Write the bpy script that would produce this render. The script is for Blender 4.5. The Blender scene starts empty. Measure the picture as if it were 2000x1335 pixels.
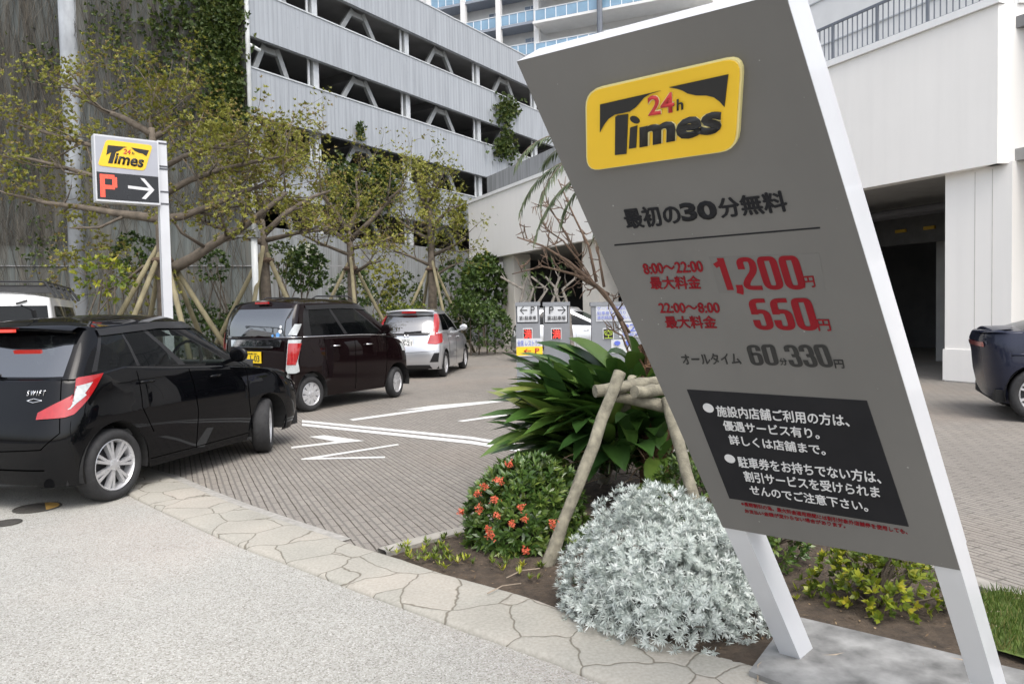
import bpy, bmesh, math, random
import numpy as np
from mathutils import Vector, Matrix

random.seed(7)
rng = np.random.default_rng(11)
S = bpy.context.scene
COL = S.collection

# ------------------------------------------------------------------ camera, world, sun, exposure
F, CX, CY, EYE = 1450.0, 1000.0, 667.5, 1.5
PITCH, ROLL = math.atan(58.5 / 1450), 0.02
_f = np.array([0, math.cos(PITCH), -math.sin(PITCH)])
_u0 = np.array([0, math.sin(PITCH), math.cos(PITCH)])
_r0 = np.array([1.0, 0, 0])
_r = math.cos(ROLL) * _r0 - math.sin(ROLL) * _u0
_u = math.sin(ROLL) * _r0 + math.cos(ROLL) * _u0
CAM = np.array([0, 0, EYE])
cam = bpy.data.cameras.new('camera')
cam.sensor_width = 36.0
cam.lens = F / 2000 * 36
cam.clip_start, cam.clip_end = 0.05, 2000
cam_o = bpy.data.objects.new('camera', cam)
cam_o.matrix_world = Matrix(((_r[0], _u[0], -_f[0], 0), (_r[1], _u[1], -_f[1], 0), (_r[2], _u[2], -_f[2], EYE), (0, 0, 0, 1)))
COL.objects.link(cam_o)
S.camera = cam_o

SUN_ELEV, SUN_AZ = math.radians(60), math.radians(160)     # azimuth from +Y towards +X: behind the viewer, a little to the right
world = bpy.data.worlds.new('World')
S.world = world
world.use_nodes = True
wn, wl = world.node_tree.nodes, world.node_tree.links
bg = wn['Background']
sky = wn.new('ShaderNodeTexSky')
sky.sky_type = 'NISHITA'
sky.sun_disc = False
sky.sun_elevation = SUN_ELEV
sky.sun_rotation = SUN_AZ
sky.air_density, sky.dust_density, sky.ozone_density = 1.0, 4.0, 1.0
hs = wn.new('ShaderNodeHueSaturation')
hs.inputs['Saturation'].default_value = 0.45
wl.new(sky.outputs[0], hs.inputs['Color'])
wl.new(hs.outputs[0], bg.inputs['Color'])
bg.inputs['Strength'].default_value = 0.15
sun = bpy.data.lights.new('sun', 'SUN')
sun.energy = 0.6
sun.angle = math.radians(40)
sun.color = (1.0, 0.96, 0.9)
sun_o = bpy.data.objects.new('sun', sun)
sd = Vector((math.sin(SUN_AZ) * math.cos(SUN_ELEV), math.cos(SUN_AZ) * math.cos(SUN_ELEV), math.sin(SUN_ELEV)))
sun_o.rotation_euler = (-sd).to_track_quat('-Z', 'Y').to_euler()
COL.objects.link(sun_o)
S.view_settings.view_transform = 'Standard'
S.view_settings.look = 'None'
S.view_settings.gamma = 1.0
S.view_settings.exposure = 1.15
S.cycles.max_bounces = 6
S.cycles.transparent_max_bounces = 12

# ------------------------------------------------------------------ survey helpers: a sight line met with a real plane
def sight(px, py):
    return _f + _r * (px - CX) / F + _u * (CY - py) / F
def G(px, py, z=0.0):
    d = sight(px, py)
    return CAM + d * ((z - EYE) / d[2])
def atY(px, py, Y):
    d = sight(px, py)
    return CAM + d * (Y / d[1])
def onP(px, py, p, n):
    d = sight(px, py)
    return CAM + d * (np.dot(np.asarray(p) - CAM, n) / np.dot(d, n))

# ------------------------------------------------------------------ mesh helpers
def nrm(v):
    v = np.asarray(v, float)
    return v / (np.linalg.norm(v) + 1e-12)

class MB:
    def __init__(s):
        s.v, s.f, s.rnd = [], [], None
    def add(s, vs, fs):
        k = len(s.v)
        s.v.extend([tuple(map(float, p)) for p in vs])
        s.f.extend([tuple(i + k for i in f) for f in fs])
        return s
    def hexa(s, P):                      # 8 points: bottom 4 ccw, top 4 ccw
        return s.add(P, [(3, 2, 1, 0), (4, 5, 6, 7), (0, 1, 5, 4), (1, 2, 6, 5), (2, 3, 7, 6), (3, 0, 4, 7)])
    def box(s, c, size, ax=None):
        ax = np.eye(3) if ax is None else np.asarray(ax, float)
        c = np.asarray(c, float)
        h = np.asarray(size, float) / 2
        P = [c + ax[0] * a * h[0] + ax[1] * b * h[1] + ax[2] * d * h[2] for d in (-1, 1) for a, b in ((-1, -1), (1, -1), (1, 1), (-1, 1))]
        return s.hexa(P)
    def beam(s, p, q, w, h, side=None):
        p, q = np.asarray(p, float), np.asarray(q, float)
        d = nrm(q - p)
        sd_ = nrm(side) if side is not None else nrm(np.cross(d, (0, 0, 1)) if abs(d[2]) < .95 else (1, 0, 0))
        sd_ = nrm(sd_ - d * np.dot(d, sd_))
        t = np.cross(d, sd_)
        return s.box((p + q) / 2, (np.linalg.norm(q - p), w, h), (d, sd_, t))
    def tube(s, pts, rad, n=7, cap=True):
        pts = [np.asarray(p, float) for p in pts]
        if np.isscalar(rad):
            rad = [rad] * len(pts)
        k = len(s.v)
        prev = None
        for i, p in enumerate(pts):
            d = nrm(pts[min(i + 1, len(pts) - 1)] - pts[max(i - 1, 0)])
            if prev is None:
                a = nrm(np.cross(d, (0.31, 0.17, 0.93) if abs(d[2]) < .9 else (1, 0, 0)))
            else:
                a = nrm(prev - d * np.dot(prev, d))
            prev = a
            b = np.cross(d, a)
            for j in range(n):
                t = 2 * math.pi * j / n
                s.v.append(tuple(p + rad[i] * (a * math.cos(t) + b * math.sin(t))))
        for i in range(len(pts) - 1):
            for j in range(n):
                s.f.append((k + i * n + j, k + i * n + (j + 1) % n, k + (i + 1) * n + (j + 1) % n, k + (i + 1) * n + j))
        if cap:
            s.f.append(tuple(k + j for j in range(n))[::-1])
            m = k + (len(pts) - 1) * n
            s.f.append(tuple(m + j for j in range(n)))
        return s
    def grid(s, P, close=False):         # P[i][j]
        P = [list(r_) for r_ in P]
        a, b = len(P), len(P[0])
        k = len(s.v)
        for r_ in P:
            s.v.extend([tuple(map(float, p)) for p in r_])
        for i in range(a - 1):
            for j in range(b if close else b - 1):
                s.f.append((k + i * b + j, k + i * b + (j + 1) % b, k + (i + 1) * b + (j + 1) % b, k + (i + 1) * b + j))
        return s
    def poly(s, pts):
        return s.add(pts, [tuple(range(len(pts)))])
    def prism(s, pts, d):                # flat outline pushed along d
        n = len(pts)
        pts = [np.asarray(p, float) for p in pts]
        q = [p + np.asarray(d, float) for p in pts]
        return s.add(pts + q, [tuple(range(n))[::-1], tuple(range(n, 2 * n))] + [(i, (i + 1) % n, n + (i + 1) % n, n + i) for i in range(n)])
    def disc(s, c, nrm_, r, n=20, d=0.0):
        a = nrm(np.cross(nrm_, (0.2, 0.1, 1) if abs(nrm_[2]) < .9 else (1, 0, 0)))
        b = np.cross(nrm(nrm_), a)
        P = [np.asarray(c) + r * (a * math.cos(2 * math.pi * i / n) + b * math.sin(2 * math.pi * i / n)) for i in range(n)]
        return s.prism(P, nrm(nrm_) * d) if d else s.poly(P)
    def lathe(s, prof, axis_o=(0, 0, 0), n=32, ax='y', closed=False):   # prof: (radius, offset along axis)
        rows = []
        for r_, h in prof:
            row = []
            for i in range(n):
                t = 2 * math.pi * i / n
                c, d = r_ * math.cos(t), r_ * math.sin(t)
                p = {'y': (c, h, d), 'z': (c, d, h), 'x': (h, c, d)}[ax]
                row.append(np.asarray(axis_o) + np.array(p))
            rows.append(row)
        if closed:
            rows.append(rows[0])
        return s.grid(rows, close=True)
    def build(s, name, mat, parent=None, smooth=False, angle=None, recalc=True):
        me = bpy.data.meshes.new(name)
        me.from_pydata(s.v, [], s.f)
        if recalc:
            bm = bmesh.new()
            bm.from_mesh(me)
            bmesh.ops.recalc_face_normals(bm, faces=bm.faces)
            bm.to_mesh(me)
            bm.free()
        if s.rnd is not None:
            at = me.attributes.new('rnd', 'FLOAT', 'FACE')
            at.data.foreach_set('value', np.asarray(s.rnd, dtype=np.float32))
        me.materials.append(mat)
        if smooth:
            me.polygons.foreach_set('use_smooth', [True] * len(me.polygons))
            if angle is not None and hasattr(me, 'set_sharp_from_angle'):
                me.set_sharp_from_angle(angle=math.radians(angle))
        me.update()
        o = bpy.data.objects.new(name, me)
        COL.objects.link(o)
        if parent is not None:
            o.parent = parent
        return o

def empty(name, label, cat, loc=(0, 0, 0), rz=0.0, group=None):
    o = bpy.data.objects.new(name, None)
    COL.objects.link(o)
    o.location = tuple(map(float, loc))
    o.rotation_euler = (0, 0, rz)
    return tag(o, label, cat, group)
def tag(o, label=None, cat=None, group=None, kind=None):
    if label: o['label'] = label
    if cat: o['category'] = cat
    if group: o['group'] = group
    if kind: o['kind'] = kind
    return o
def struct(name, mb, mat, **k):
    return tag(mb.build(name, mat, **k), kind='structure')
def copy_tree(o, parent=None):
    c = o.copy()
    COL.objects.link(c)
    c.parent = parent
    for ch in o.children:
        copy_tree(ch, c)
    return c

# ------------------------------------------------------------------ materials
class NT:
    def __init__(s, name):
        s.m = bpy.data.materials.new(name)
        s.m.use_nodes = True
        s.n, s.l = s.m.node_tree.nodes, s.m.node_tree.links
        s.b = s.n['Principled BSDF']
    def new(s, t, **k):
        x = s.n.new(t)
        for a, b in k.items():
            setattr(x, a, b)
        return x
    def link(s, a, b):
        s.l.new(a, b)
    def coord(s, kind='Object', scale=(1, 1, 1), rot=(0, 0, 0)):
        tc = s.new('ShaderNodeTexCoord')
        mp = s.new('ShaderNodeMapping')
        mp.inputs['Scale'].default_value = scale
        mp.inputs['Rotation'].default_value = rot
        s.link(tc.outputs[kind], mp.inputs['Vector'])
        return mp.outputs[0]
    def noise(s, vec, scale, detail=4, rough=.55):
        x = s.new('ShaderNodeTexNoise')
        x.inputs['Scale'].default_value = scale
        x.inputs['Detail'].default_value = detail
        x.inputs['Roughness'].default_value = rough
        if vec is not None: s.link(vec, x.inputs['Vector'])
        return x.outputs['Fac']
    def voro(s, vec, scale, feature='F1', out='Color', rand=1.0):
        x = s.new('ShaderNodeTexVoronoi', feature=feature)
        x.inputs['Scale'].default_value = scale
        x.inputs['Randomness'].default_value = rand
        if vec is not None: s.link(vec, x.inputs['Vector'])
        return x.outputs[out]
    def ramp(s, fac, stops, interp='LINEAR'):
        x = s.new('ShaderNodeValToRGB')
        e = x.color_ramp.elements
        x.color_ramp.interpolation = interp
        while len(e) < len(stops): e.new(0.5)
        for i, (p, c) in enumerate(stops):
            e[i].position = p
            c = (c, c, c) if np.isscalar(c) else c
            e[i].color = (*c, 1)
        s.link(fac, x.inputs[0])
        return x.outputs[0]
    def mix(s, fac, a, b, mode='MIX'):
        x = s.new('ShaderNodeMix', data_type='RGBA', blend_type=mode)
        for v, i in ((fac, 0), (a, 6), (b, 7)):
            if hasattr(v, 'links'): s.link(v, x.inputs[i])
            elif i == 0: x.inputs[0].default_value = v
            else: x.inputs[i].default_value = (*v, 1) if not np.isscalar(v) else (v, v, v, 1)
        return x.outputs[2]
    def math(s, op, a, b=None):
        x = s.new('ShaderNodeMath', operation=op)
        for v, i in ((a, 0), (b, 1)):
            if v is None: continue
            if hasattr(v, 'links'): s.link(v, x.inputs[i])
            else: x.inputs[i].default_value = v
        return x.outputs[0]
    def bump(s, h, strength=.3, dist=.01):
        x = s.new('ShaderNodeBump')
        x.inputs['Strength'].default_value = strength
        x.inputs['Distance'].default_value = dist
        s.link(h, x.inputs['Height'])
        s.link(x.outputs[0], s.b.inputs['Normal'])
    def set(s, **k):
        for a, b in k.items():
            i = s.b.inputs[{'col': 'Base Color', 'rough': 'Roughness', 'metal': 'Metallic', 'coat': 'Coat Weight', 'coatr': 'Coat Roughness', 'spec': 'Specular IOR Level', 'alpha': 'Alpha',
                            'emit': 'Emission Color', 'estr': 'Emission Strength', 'trans': 'Transmission Weight', 'sub': 'Subsurface Weight'}[a]]
            if hasattr(b, 'links'): s.link(b, i)
            elif i.type == 'RGBA': i.default_value = (*b, 1)
            else: i.default_value = b
        return s

def M(name, col, rough=.6, var=.12, scale=6.0, metal=0.0, bump=0.0, bscale=60, bdist=.004, coat=0.0, spec=.5, stretch=(1, 1, 1)):
    t = NT(name)
    v = t.coord('Object', stretch)
    n1 = t.noise(v, scale, 6)
    a = tuple(c * (1 - var) for c in col)
    b = tuple(min(1, c * (1 + var)) for c in col)
    t.set(col=t.ramp(n1, [(.3, a), (.7, b)]), metal=metal, coat=coat, coatr=.03, spec=spec)
    t.set(rough=t.ramp(t.noise(v, scale * 2.3, 3), [(.3, max(0, rough - .06)), (.7, min(1, rough + .06))]))
    if bump: t.bump(t.noise(v, bscale, 4), bump, bdist)
    return t.m
def LEAF(name, stops, rough=.5, transl=.25, spec=.4):
    t = NT(name)
    at = t.new('ShaderNodeAttribute', attribute_name='rnd')
    c = t.ramp(at.outputs['Fac'], stops)
    t.set(col=c, rough=rough, spec=spec)
    if transl:
        tr = t.new('ShaderNodeBsdfTranslucent')
        t.link(c, tr.inputs['Color'])
        mx = t.new('ShaderNodeMixShader')
        mx.inputs[0].default_value = transl
        t.link(t.b.outputs[0], mx.inputs[1])
        t.link(tr.outputs[0], mx.inputs[2])
        t.link(mx.outputs[0], t.n['Material Output'].inputs['Surface'])
    return t.m
def EMIT(name, col, strength):
    return NT(name).set(col=(.02, .02, .02), emit=col, estr=strength, rough=.5).m

# ------------------------------------------------------------------ lettering: built-in font, turned into thin solid meshes
def text_mesh(body, bold=0.0, spacing=1.0):
    c = bpy.data.curves.new('lettering', 'FONT')
    c.body = body
    c.size = 1.0
    c.offset = bold
    c.space_character = spacing
    c.resolution_u = 3
    o = bpy.data.objects.new('lettering', c)
    COL.objects.link(o)
    dg = bpy.context.evaluated_depsgraph_get()
    me = bpy.data.meshes.new_from_object(o.evaluated_get(dg))
    bpy.data.objects.remove(o)
    bpy.data.curves.remove(c)
    return me
def text_on(body, TL, TR, BL, nvec, mat, parent, name='lettering', bold=0.012, lift=.002, thick=.0015, spacing=1.0, pinv=None, body_box=True):
    """Stretch the text's box onto the parallelogram TL, TR, BL (world points) lying on a board whose outward normal is nvec."""
    cjk = any(ord(c) > 0x2fff for c in body)
    me = text_mesh(body, 0 if cjk else bold, spacing)
    n = len(me.vertices)
    co = np.empty(n * 3)
    me.vertices.foreach_get('co', co)
    co = co.reshape(-1, 3)
    mn, mx = co.min(0), co.max(0)
    fx = (co[:, 0] - mn[0]) / (mx[0] - mn[0])
    fy = (mx[1] - co[:, 1]) / (mx[1] - mn[1])
    TL, TR, BL = map(np.asarray, (TL, TR, BL))
    nvec = nrm(nvec)
    P = TL + np.outer(fx, TR - TL) + np.outer(fy, BL - TL) + nvec * lift
    bm = bmesh.new()
    bm.from_mesh(me)
    bm.verts.ensure_lookup_table()
    for v, p in zip(bm.verts, P): v.co = p
    if cjk and bold > .004:                 # heavier strokes: shifted layers of the same glyphs
        em = np.linalg.norm(BL - TL)
        eu, ev = nrm(TR - TL) * em * bold * 1.1, nrm(TL - BL) * em * bold * .8
        src = bm.faces[:] 
        for i, (a, c) in enumerate(((1, 0), (-1, 0), (0, 1), (0, -1))):
            dp_ = bmesh.ops.duplicate(bm, geom=src)
            for g_ in dp_['geom']:
                if isinstance(g_, bmesh.types.BMVert): g_.co += Vector(eu * a + ev * c + nvec * .00012 * (i + 1))
    r_ = bmesh.ops.extrude_face_region(bm, geom=bm.faces[:])
    for g_ in r_['geom']:
        if isinstance(g_, bmesh.types.BMVert): g_.co += Vector(nvec * thick)
    bmesh.ops.recalc_face_normals(bm, faces=bm.faces)
    if parent is not None and pinv is not None:
        bm.transform(pinv)
    bm.to_mesh(me)
    bm.free()
    me.materials.clear()
    me.materials.append(mat)
    o = bpy.data.objects.new(name, me)
    COL.objects.link(o)
    if parent is not None: o.parent = parent
    return o

# ------------------------------------------------------------------ plants
def unit_rand(n, up=0.0):
    v = rng.normal(size=(n, 3))
    v[:, 2] += up
    return v / np.linalg.norm(v, axis=1, keepdims=True)
def leaf_quads(P, D, Nn, L, W, fold=.15, rnd=None, wide=.5):
    P, D, Nn = np.asarray(P), np.asarray(D), np.asarray(Nn)
    n = len(P)
    L = np.broadcast_to(np.asarray(L, float), (n,))[:, None]
    W = np.broadcast_to(np.asarray(W, float), (n,))[:, None]
    Sd = np.cross(D, Nn)
    Sd /= np.linalg.norm(Sd, axis=1, keepdims=True) + 1e-9
    Nu = np.cross(Sd, D)
    a = P
    b = P + D * L * wide + Sd * W / 2 + Nu * W * fold
    c = P + D * L
    d = P + D * L * wide - Sd * W / 2 + Nu * W * fold
    V = np.stack([a, b, c, d], 1).reshape(-1, 3)
    Fc = np.arange(4 * n).reshape(-1, 4)
    return V, Fc, (rng.random(n) if rnd is None else rnd)
def leaves_obj(name, parts, mat, parent=None, smooth=False):
    Vs, Fs, Rs, k = [], [], [], 0
    for V, Fc, R in parts:
        Vs.append(V); Fs.append(Fc + k); Rs.append(R); k += len(V)
    V, Fc, R = np.concatenate(Vs), np.concatenate(Fs), np.concatenate(Rs)
    me = bpy.data.meshes.new(name)
    me.vertices.add(len(V)); me.loops.add(Fc.size); me.polygons.add(len(Fc))
    me.vertices.foreach_set('co', V.ravel())
    me.loops.foreach_set('vertex_index', Fc.ravel().astype(np.int32))
    me.polygons.foreach_set('loop_start', np.arange(len(Fc), dtype=np.int32) * Fc.shape[1])
    at = me.attributes.new('rnd', 'FLOAT', 'FACE')
    at.data.foreach_set('value', R.astype(np.float32))
    me.materials.append(mat)
    me.update(calc_edges=True)
    me.validate()
    o = bpy.data.objects.new(name, me)
    COL.objects.link(o)
    if parent is not None: o.parent = parent
    return o
# ------------------------------------------------------------------ setting materials
def mat_pavers():
    t = NT('pavers')
    v = t.coord('Object', (1, 1, 1), (0, 0, math.radians(65.2)))
    wob = t.noise(t.coord('Object'), 1.3, 3)
    br = t.new('ShaderNodeTexBrick', offset=.5)
    t.link(v, br.inputs['Vector'])
    for k, x in (('Scale', 1.0), ('Mortar Size', .009), ('Mortar Smooth', .1), ('Brick Width', .2), ('Row Height', .1), ('Bias', 0.0)):
        br.inputs[k].default_value = x
    br.inputs['Color1'].default_value = (.215, .205, .19, 1)
    br.inputs['Color2'].default_value = (.27, .26, .243, 1)
    br.inputs['Mortar'].default_value = (.085, .08, .07, 1)
    sep = t.new('ShaderNodeSeparateXYZ')
    t.link(v, sep.inputs[0])
    y = t.math('ADD', sep.outputs['Y'], t.math('MULTIPLY', wob, .02))
    fr = t.math('FRACT', t.math('ADD', t.math('MULTIPLY', y, 10.0), .45 - .02 * 10 * .5 + .05))
    line = t.math('LESS_THAN', fr, t.math('MULTIPLY', t.noise(t.coord('Object'), 5, 3), .2))
    big = t.noise(t.coord('Object'), .55, 6, .6)
    c = t.mix(1.0, br.outputs['Color'], t.ramp(big, [(.3, (.78, .77, .76)), (.55, (1, 1, 1)), (.75, (1.12, 1.08, 1.0))]), 'MULTIPLY')
    warm = t.noise(t.coord('Object'), .23, 3)
    c = t.mix(t.ramp(warm, [(.5, 0.0), (.7, .45)]), c, (.3, .225, .165))
    fine = t.noise(t.coord('Object'), 90, 3)
    c = t.mix(.35, c, t.ramp(fine, [(.3, .16), (.7, .5)]))
    c = t.mix(line, c, (.075, .068, .058))
    t.set(col=t.mix(1.0, c, (.84, .79, .725), 'MULTIPLY'), rough=.82)
    t.bump(t.math('SUBTRACT', t.math('MULTIPLY', fine, .3), t.math('ADD', line, br.outputs['Fac'])), .5, .006)
    return t.m
def mat_pebble():
    t = NT('washed_pebble')
    v = t.coord('Object')
    cells = t.voro(v, 150, 'F1', 'Color')
    sep = t.new('ShaderNodeSeparateColor')
    t.link(cells, sep.inputs[0])
    c = t.ramp(sep.outputs[0], [(0, (.2, .185, .155)), (.16, (.41, .395, .355)), (.5, (.52, .51, .47)), (.85, (.6, .59, .56)), (1, (.78, .76, .73))])
    pink = t.ramp(t.noise(v, .5, 2), [(.5, 0.0), (.7, .5)])
    c = t.mix(t.math('MULTIPLY', pink, sep.outputs[1]), c, (.66, .5, .43))
    dist = t.voro(v, 150, 'DISTANCE_TO_EDGE', 'Distance')
    c = t.mix(t.ramp(dist, [(0, .6), (.1, 0.0)]), c, (.27, .25, .21))
    spots = t.ramp(t.noise(v, 28, 2), [(.70, 0.0), (.76, .5)])
    c = t.mix(spots, c, (.22, .19, .15))
    c = t.mix(1.0, c, t.ramp(t.noise(v, .8, 5), [(.3, .86), (.65, 1.04)]), 'MULTIPLY')
    t.set(col=t.mix(.12, t.mix(1.0, c, (.74, .745, .735), 'MULTIPLY'), (.395, .39, .365)), rough=.8)
    t.bump(t.ramp(dist, [(0, 0.0), (.3, 1.0)]), .5, .004)
    return t.m
def mat_kerb():
    t = NT('stamped_concrete')
    v = t.coord('Object')
    w = t.new('ShaderNodeTexNoise')
    w.inputs['Scale'].default_value = 2.2
    w.inputs['Detail'].default_value = 4
    t.link(v, w.inputs['Vector'])
    vv = t.mix(.12, v, w.outputs['Color'], 'LINEAR_LIGHT')
    d = t.voro(vv, 2.9, 'DISTANCE_TO_EDGE', 'Distance', 1.0)
    cell = t.voro(vv, 2.9, 'F1', 'Color')
    sep = t.new('ShaderNodeSeparateColor')
    t.link(cell, sep.inputs[0])
    c = t.ramp(t.noise(v, 2.4, 6), [(.25, (.25, .245, .21)), (.5, (.345, .335, .295)), (.75, (.43, .40, .35))])
    c = t.mix(.35, c, t.ramp(sep.outputs[0], [(0, (.29, .3, .27)), (.6, (.38, .365, .325)), (1, (.47, .41, .355))]))
    c = t.mix(.3, c, t.ramp(t.noise(v, 60, 4), [(.3, .2), (.7, .5)]))
    crack = t.ramp(d, [(.006, 1.0), (.016, 0.0)])
    c = t.mix(t.math('MULTIPLY', crack, .85), c, (.13, .115, .09))
    t.set(col=t.mix(1.0, c, (.93, .905, .85), 'MULTIPLY'), rough=.78)
    t.bump(t.math('ADD', t.ramp(d, [(0, 0.0), (.03, 1.0)]), t.math('MULTIPLY', t.noise(v, 9, 5), .5)), .35, .012)
    return t.m
def mat_ribbed(name, ang, light, period, stain=.5, rust=0.0):
    t = NT(name)
    v = t.coord('Object', (1, 1, 1), (0, 0, -ang))
    wv = t.new('ShaderNodeTexWave', wave_type='BANDS', bands_direction='X', wave_profile='SIN')
    wv.inputs['Scale'].default_value = .314 / period
    t.link(v, wv.inputs['Vector'])
    st = t.noise(t.coord('Object', (3, 3, .16), (0, 0, -ang)), 1.4, 8, .65)
    sp = t.noise(t.coord('Object'), 9, 5, .7)
    a = tuple(x * (1 - stain) for x in light)
    c = t.ramp(st, [(.3, a), (.55, light), (.8, tuple(min(1, x * 1.1) for x in light))])
    c = t.mix(t.ramp(sp, [(.64, 0.0), (.74, .55)]), c, tuple(x * .35 for x in light))
    c = t.mix(t.ramp(wv.outputs['Fac'], [(.02, .22), (.2, 0.0)]), c, tuple(x * .45 for x in light))
    if rust: c = t.mix(t.ramp(t.noise(t.coord('Object', (2, 2, .3)), .8, 6), [(.42, 0.0), (.66, rust)]), c, (.105, .085, .06))
    t.set(col=c, rough=.7)
    t.bump(wv.outputs['Fac'], .25, .02)
    return t.m
def mat_render(name, col):
    t = NT(name)
    st = t.noise(t.coord('Object', (2.2, 2.2, .12)), 1.6, 6, .6)
    bl = t.noise(t.coord('Object'), .9, 4)
    c = t.ramp(st, [(.3, tuple(x * .965 for x in col)), (.55, col), (.8, tuple(min(1, x * 1.02) for x in col))])
    c = t.mix(t.ramp(bl, [(.35, .0), (.75, .16)]), c, tuple(x * .82 for x in col))
    t.set(col=c, rough=.75)
    t.bump(t.noise(t.coord('Object'), 80, 3), .12, .004)
    return t.m
MAT = dict(
    base=M('asphalt', (.12, .12, .118), .9, .2, .6), pav=mat_pavers(), peb=mat_pebble(), kerb=mat_kerb(),
    soil=M('soil', (.06, .044, .03), .95, .45, 14, bump=.8, bscale=50, bdist=.02),
    edging=M('edging', (.28, .265, .235), .85, .2, 8, bump=.3),
    paint=M('road_paint', (.62, .62, .6), .6, .1, 18, bump=.15),
    conc=M('weathered_concrete', (.2, .2, .193), .85, .5, 7, bump=.4, bscale=70),
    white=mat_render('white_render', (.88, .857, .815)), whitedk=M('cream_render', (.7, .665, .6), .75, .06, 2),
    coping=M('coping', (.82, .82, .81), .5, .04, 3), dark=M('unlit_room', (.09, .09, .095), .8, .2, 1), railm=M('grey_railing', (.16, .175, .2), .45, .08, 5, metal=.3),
    galv=M('galvanised', (.5, .52, .53), .5, .12, 5, metal=.2), steel=M('brace_steel', (.27, .28, .28), .55, .15, 4), pipe=M('pipe_plastic', (.72, .74, .73), .45, .1, 3),
    slabm=M('deck_concrete', (.22, .22, .22), .85, .15, 1),
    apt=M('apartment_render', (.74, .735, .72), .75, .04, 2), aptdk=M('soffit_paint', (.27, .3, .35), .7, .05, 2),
    glassb=M('balcony_glass', (.2, .33, .45), .12, .15, .7, spec=.8), winframe=M('window_frame', (.75, .78, .8), .4, .05, 3), winpane=M('window_pane', (.14, .19, .26), .1, .3, .4, spec=.8),
    blk=M('black_plastic', (.02, .02, .022), .5, .1, 8), yel=M('yellow_board', (.35, .22, .02), .45, .05, 5))

# ------------------------------------------------------------------ ground
struct('ground', MB().poly([(-400, -100, -.03), (400, -100, -.03), (400, 600, -.03), (-400, 600, -.03)]), MAT['base'])
struct('paved_driveway', MB().poly([(-45, 1, 0), (45, 1, 0), (45, 60, 0), (-45, 60, 0)]), MAT['pav'])
OUT = [(-30, 27), (-12, 12.9), (-6, 8.45), (-3.379, 6.351), (-2.855, 5.812), (-2.479, 5.441), (-2.078, 5.039), (-1.692, 4.678), (-1.355, 4.392), (-.879, 3.968), (-.681, 3.795), (-.446, 3.597), (-.25, 3.42), (-.109, 3.31), (.048, 3.174), (.179, 3.066), (.284, 2.953), (.8, 2.5), (1.7, 1.95), (3, 1.3), (9, -1.2)]
INN = [(-30, 27.9), (-12, 13.7), (-6, 9.2), (-3.284, 6.935), (-2.688, 6.295), (-2.237, 5.827), (-1.749, 5.363), (-1.305, 4.953), (-1.004, 4.666), (-.666, 4.379), (-.446, 4.161), (-.193, 3.969), (.073, 3.757), (.232, 3.589), (.542, 3.313), (.807, 3.099), (.954, 3.007), (1.055, 2.898), (1.7, 2.45), (3, 1.75), (9, -.7)]
def along(poly, n):
    P = np.array(poly, float)
    s = P @ np.array([.62, -.785])
    q = np.concatenate([np.linspace(s[0], s[2], 12)[:-1], np.linspace(s[2], s[-2], n), np.linspace(s[-2], s[-1], 6)[1:]])
    return np.stack([np.interp(q, s, P[:, 0]), np.interp(q, s, P[:, 1])], 1)
oo, ii = along(OUT, 90), along(INN, 90)
k = MB()
rows = []
for a, b in zip(oo, ii):
    d = b - a
    prof = [(0, -.01), (0, .012), (.03, .026), (.1, .032), (.35, .034), (.65, .036), (.93, .036), (1, .03), (1, -.01)]
    rows.append([(a[0] + d[0] * t, a[1] + d[1] * t, z) for t, z in prof])
k.grid(rows)
struct('stone_kerb', k, MAT['kerb'], smooth=True, angle=50)
k = MB()
k.grid([[(a[0], a[1], .006), (a[0] - 7, a[1] - 9, .006)] for a in oo])
struct('pebble_pavement', k, MAT['peb'])
k = MB()
k.grid([[(b[0], b[1], .008), (b[0] + .075, b[1] + .085, .008)] for b in ii[:62]])
struct('paver_border', k, M('border_paver', (.3, .29, .265), .8, .2, 20, bump=.4))
# planting bed
BED = np.array([(-.83, 4.54), (-.60, 4.765), (-.31, 4.99), (.0, 5.5), (.1, 6.2), (.2, 7.0), (.75, 7.8), (1.5, 7.9), (2.1, 7.0), (2.32, 5.5), (2.28, 4.3), (2.45, 3.72), (3.0, 3.2), (4, 2.5), (6, 1.6), (6, .7), (3, 1.75), (1.7, 2.45), (1.055, 2.898), (.807, 3.099), (.542, 3.313), (.232, 3.589), (.073, 3.757), (-.193, 3.969), (-.446, 4.161), (-.666, 4.379)])
def inside(P, poly):
    x, y = P[:, 0], P[:, 1]
    r_ = np.zeros(len(P), bool)
    j = len(poly) - 1
    for i in range(len(poly)):
        a, b = poly[i], poly[j]
        c = ((a[1] > y) != (b[1] > y)) & (x < (b[0] - a[0]) * (y - a[1]) / (b[1] - a[1] + 1e-12) + a[0])
        r_ ^= c
        j = i
    return r_
xs, ys = np.arange(-.95, 6.1, .045), np.arange(.6, 8.0, .045)
X, Y = np.meshgrid(xs, ys, indexing='ij')
Zs = .002 + .017 * np.sin(X * 3.1 + 1) * np.cos(Y * 2.7) + .02 + rng.random(X.shape) * .014
ok = inside(np.stack([X.ravel(), Y.ravel()], 1), BED).reshape(X.shape)
k = MB()
idx = -np.ones(X.shape, int)
for i in range(X.shape[0]):
    for j in range(X.shape[1]):
        if ok[max(i - 1, 0):i + 2, max(j - 1, 0):j + 2].any():
            idx[i, j] = len(k.v)
            k.v.append((X[i, j], Y[i, j], Zs[i, j] if ok[i, j] else -.005))
for i in range(X.shape[0] - 1):
    for j in range(X.shape[1] - 1):
        q = (idx[i, j], idx[i + 1, j], idx[i + 1, j + 1], idx[i, j + 1])
        if min(q) >= 0 and ok[i:i + 2, j:j + 2].any(): k.f.append(q)
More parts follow.
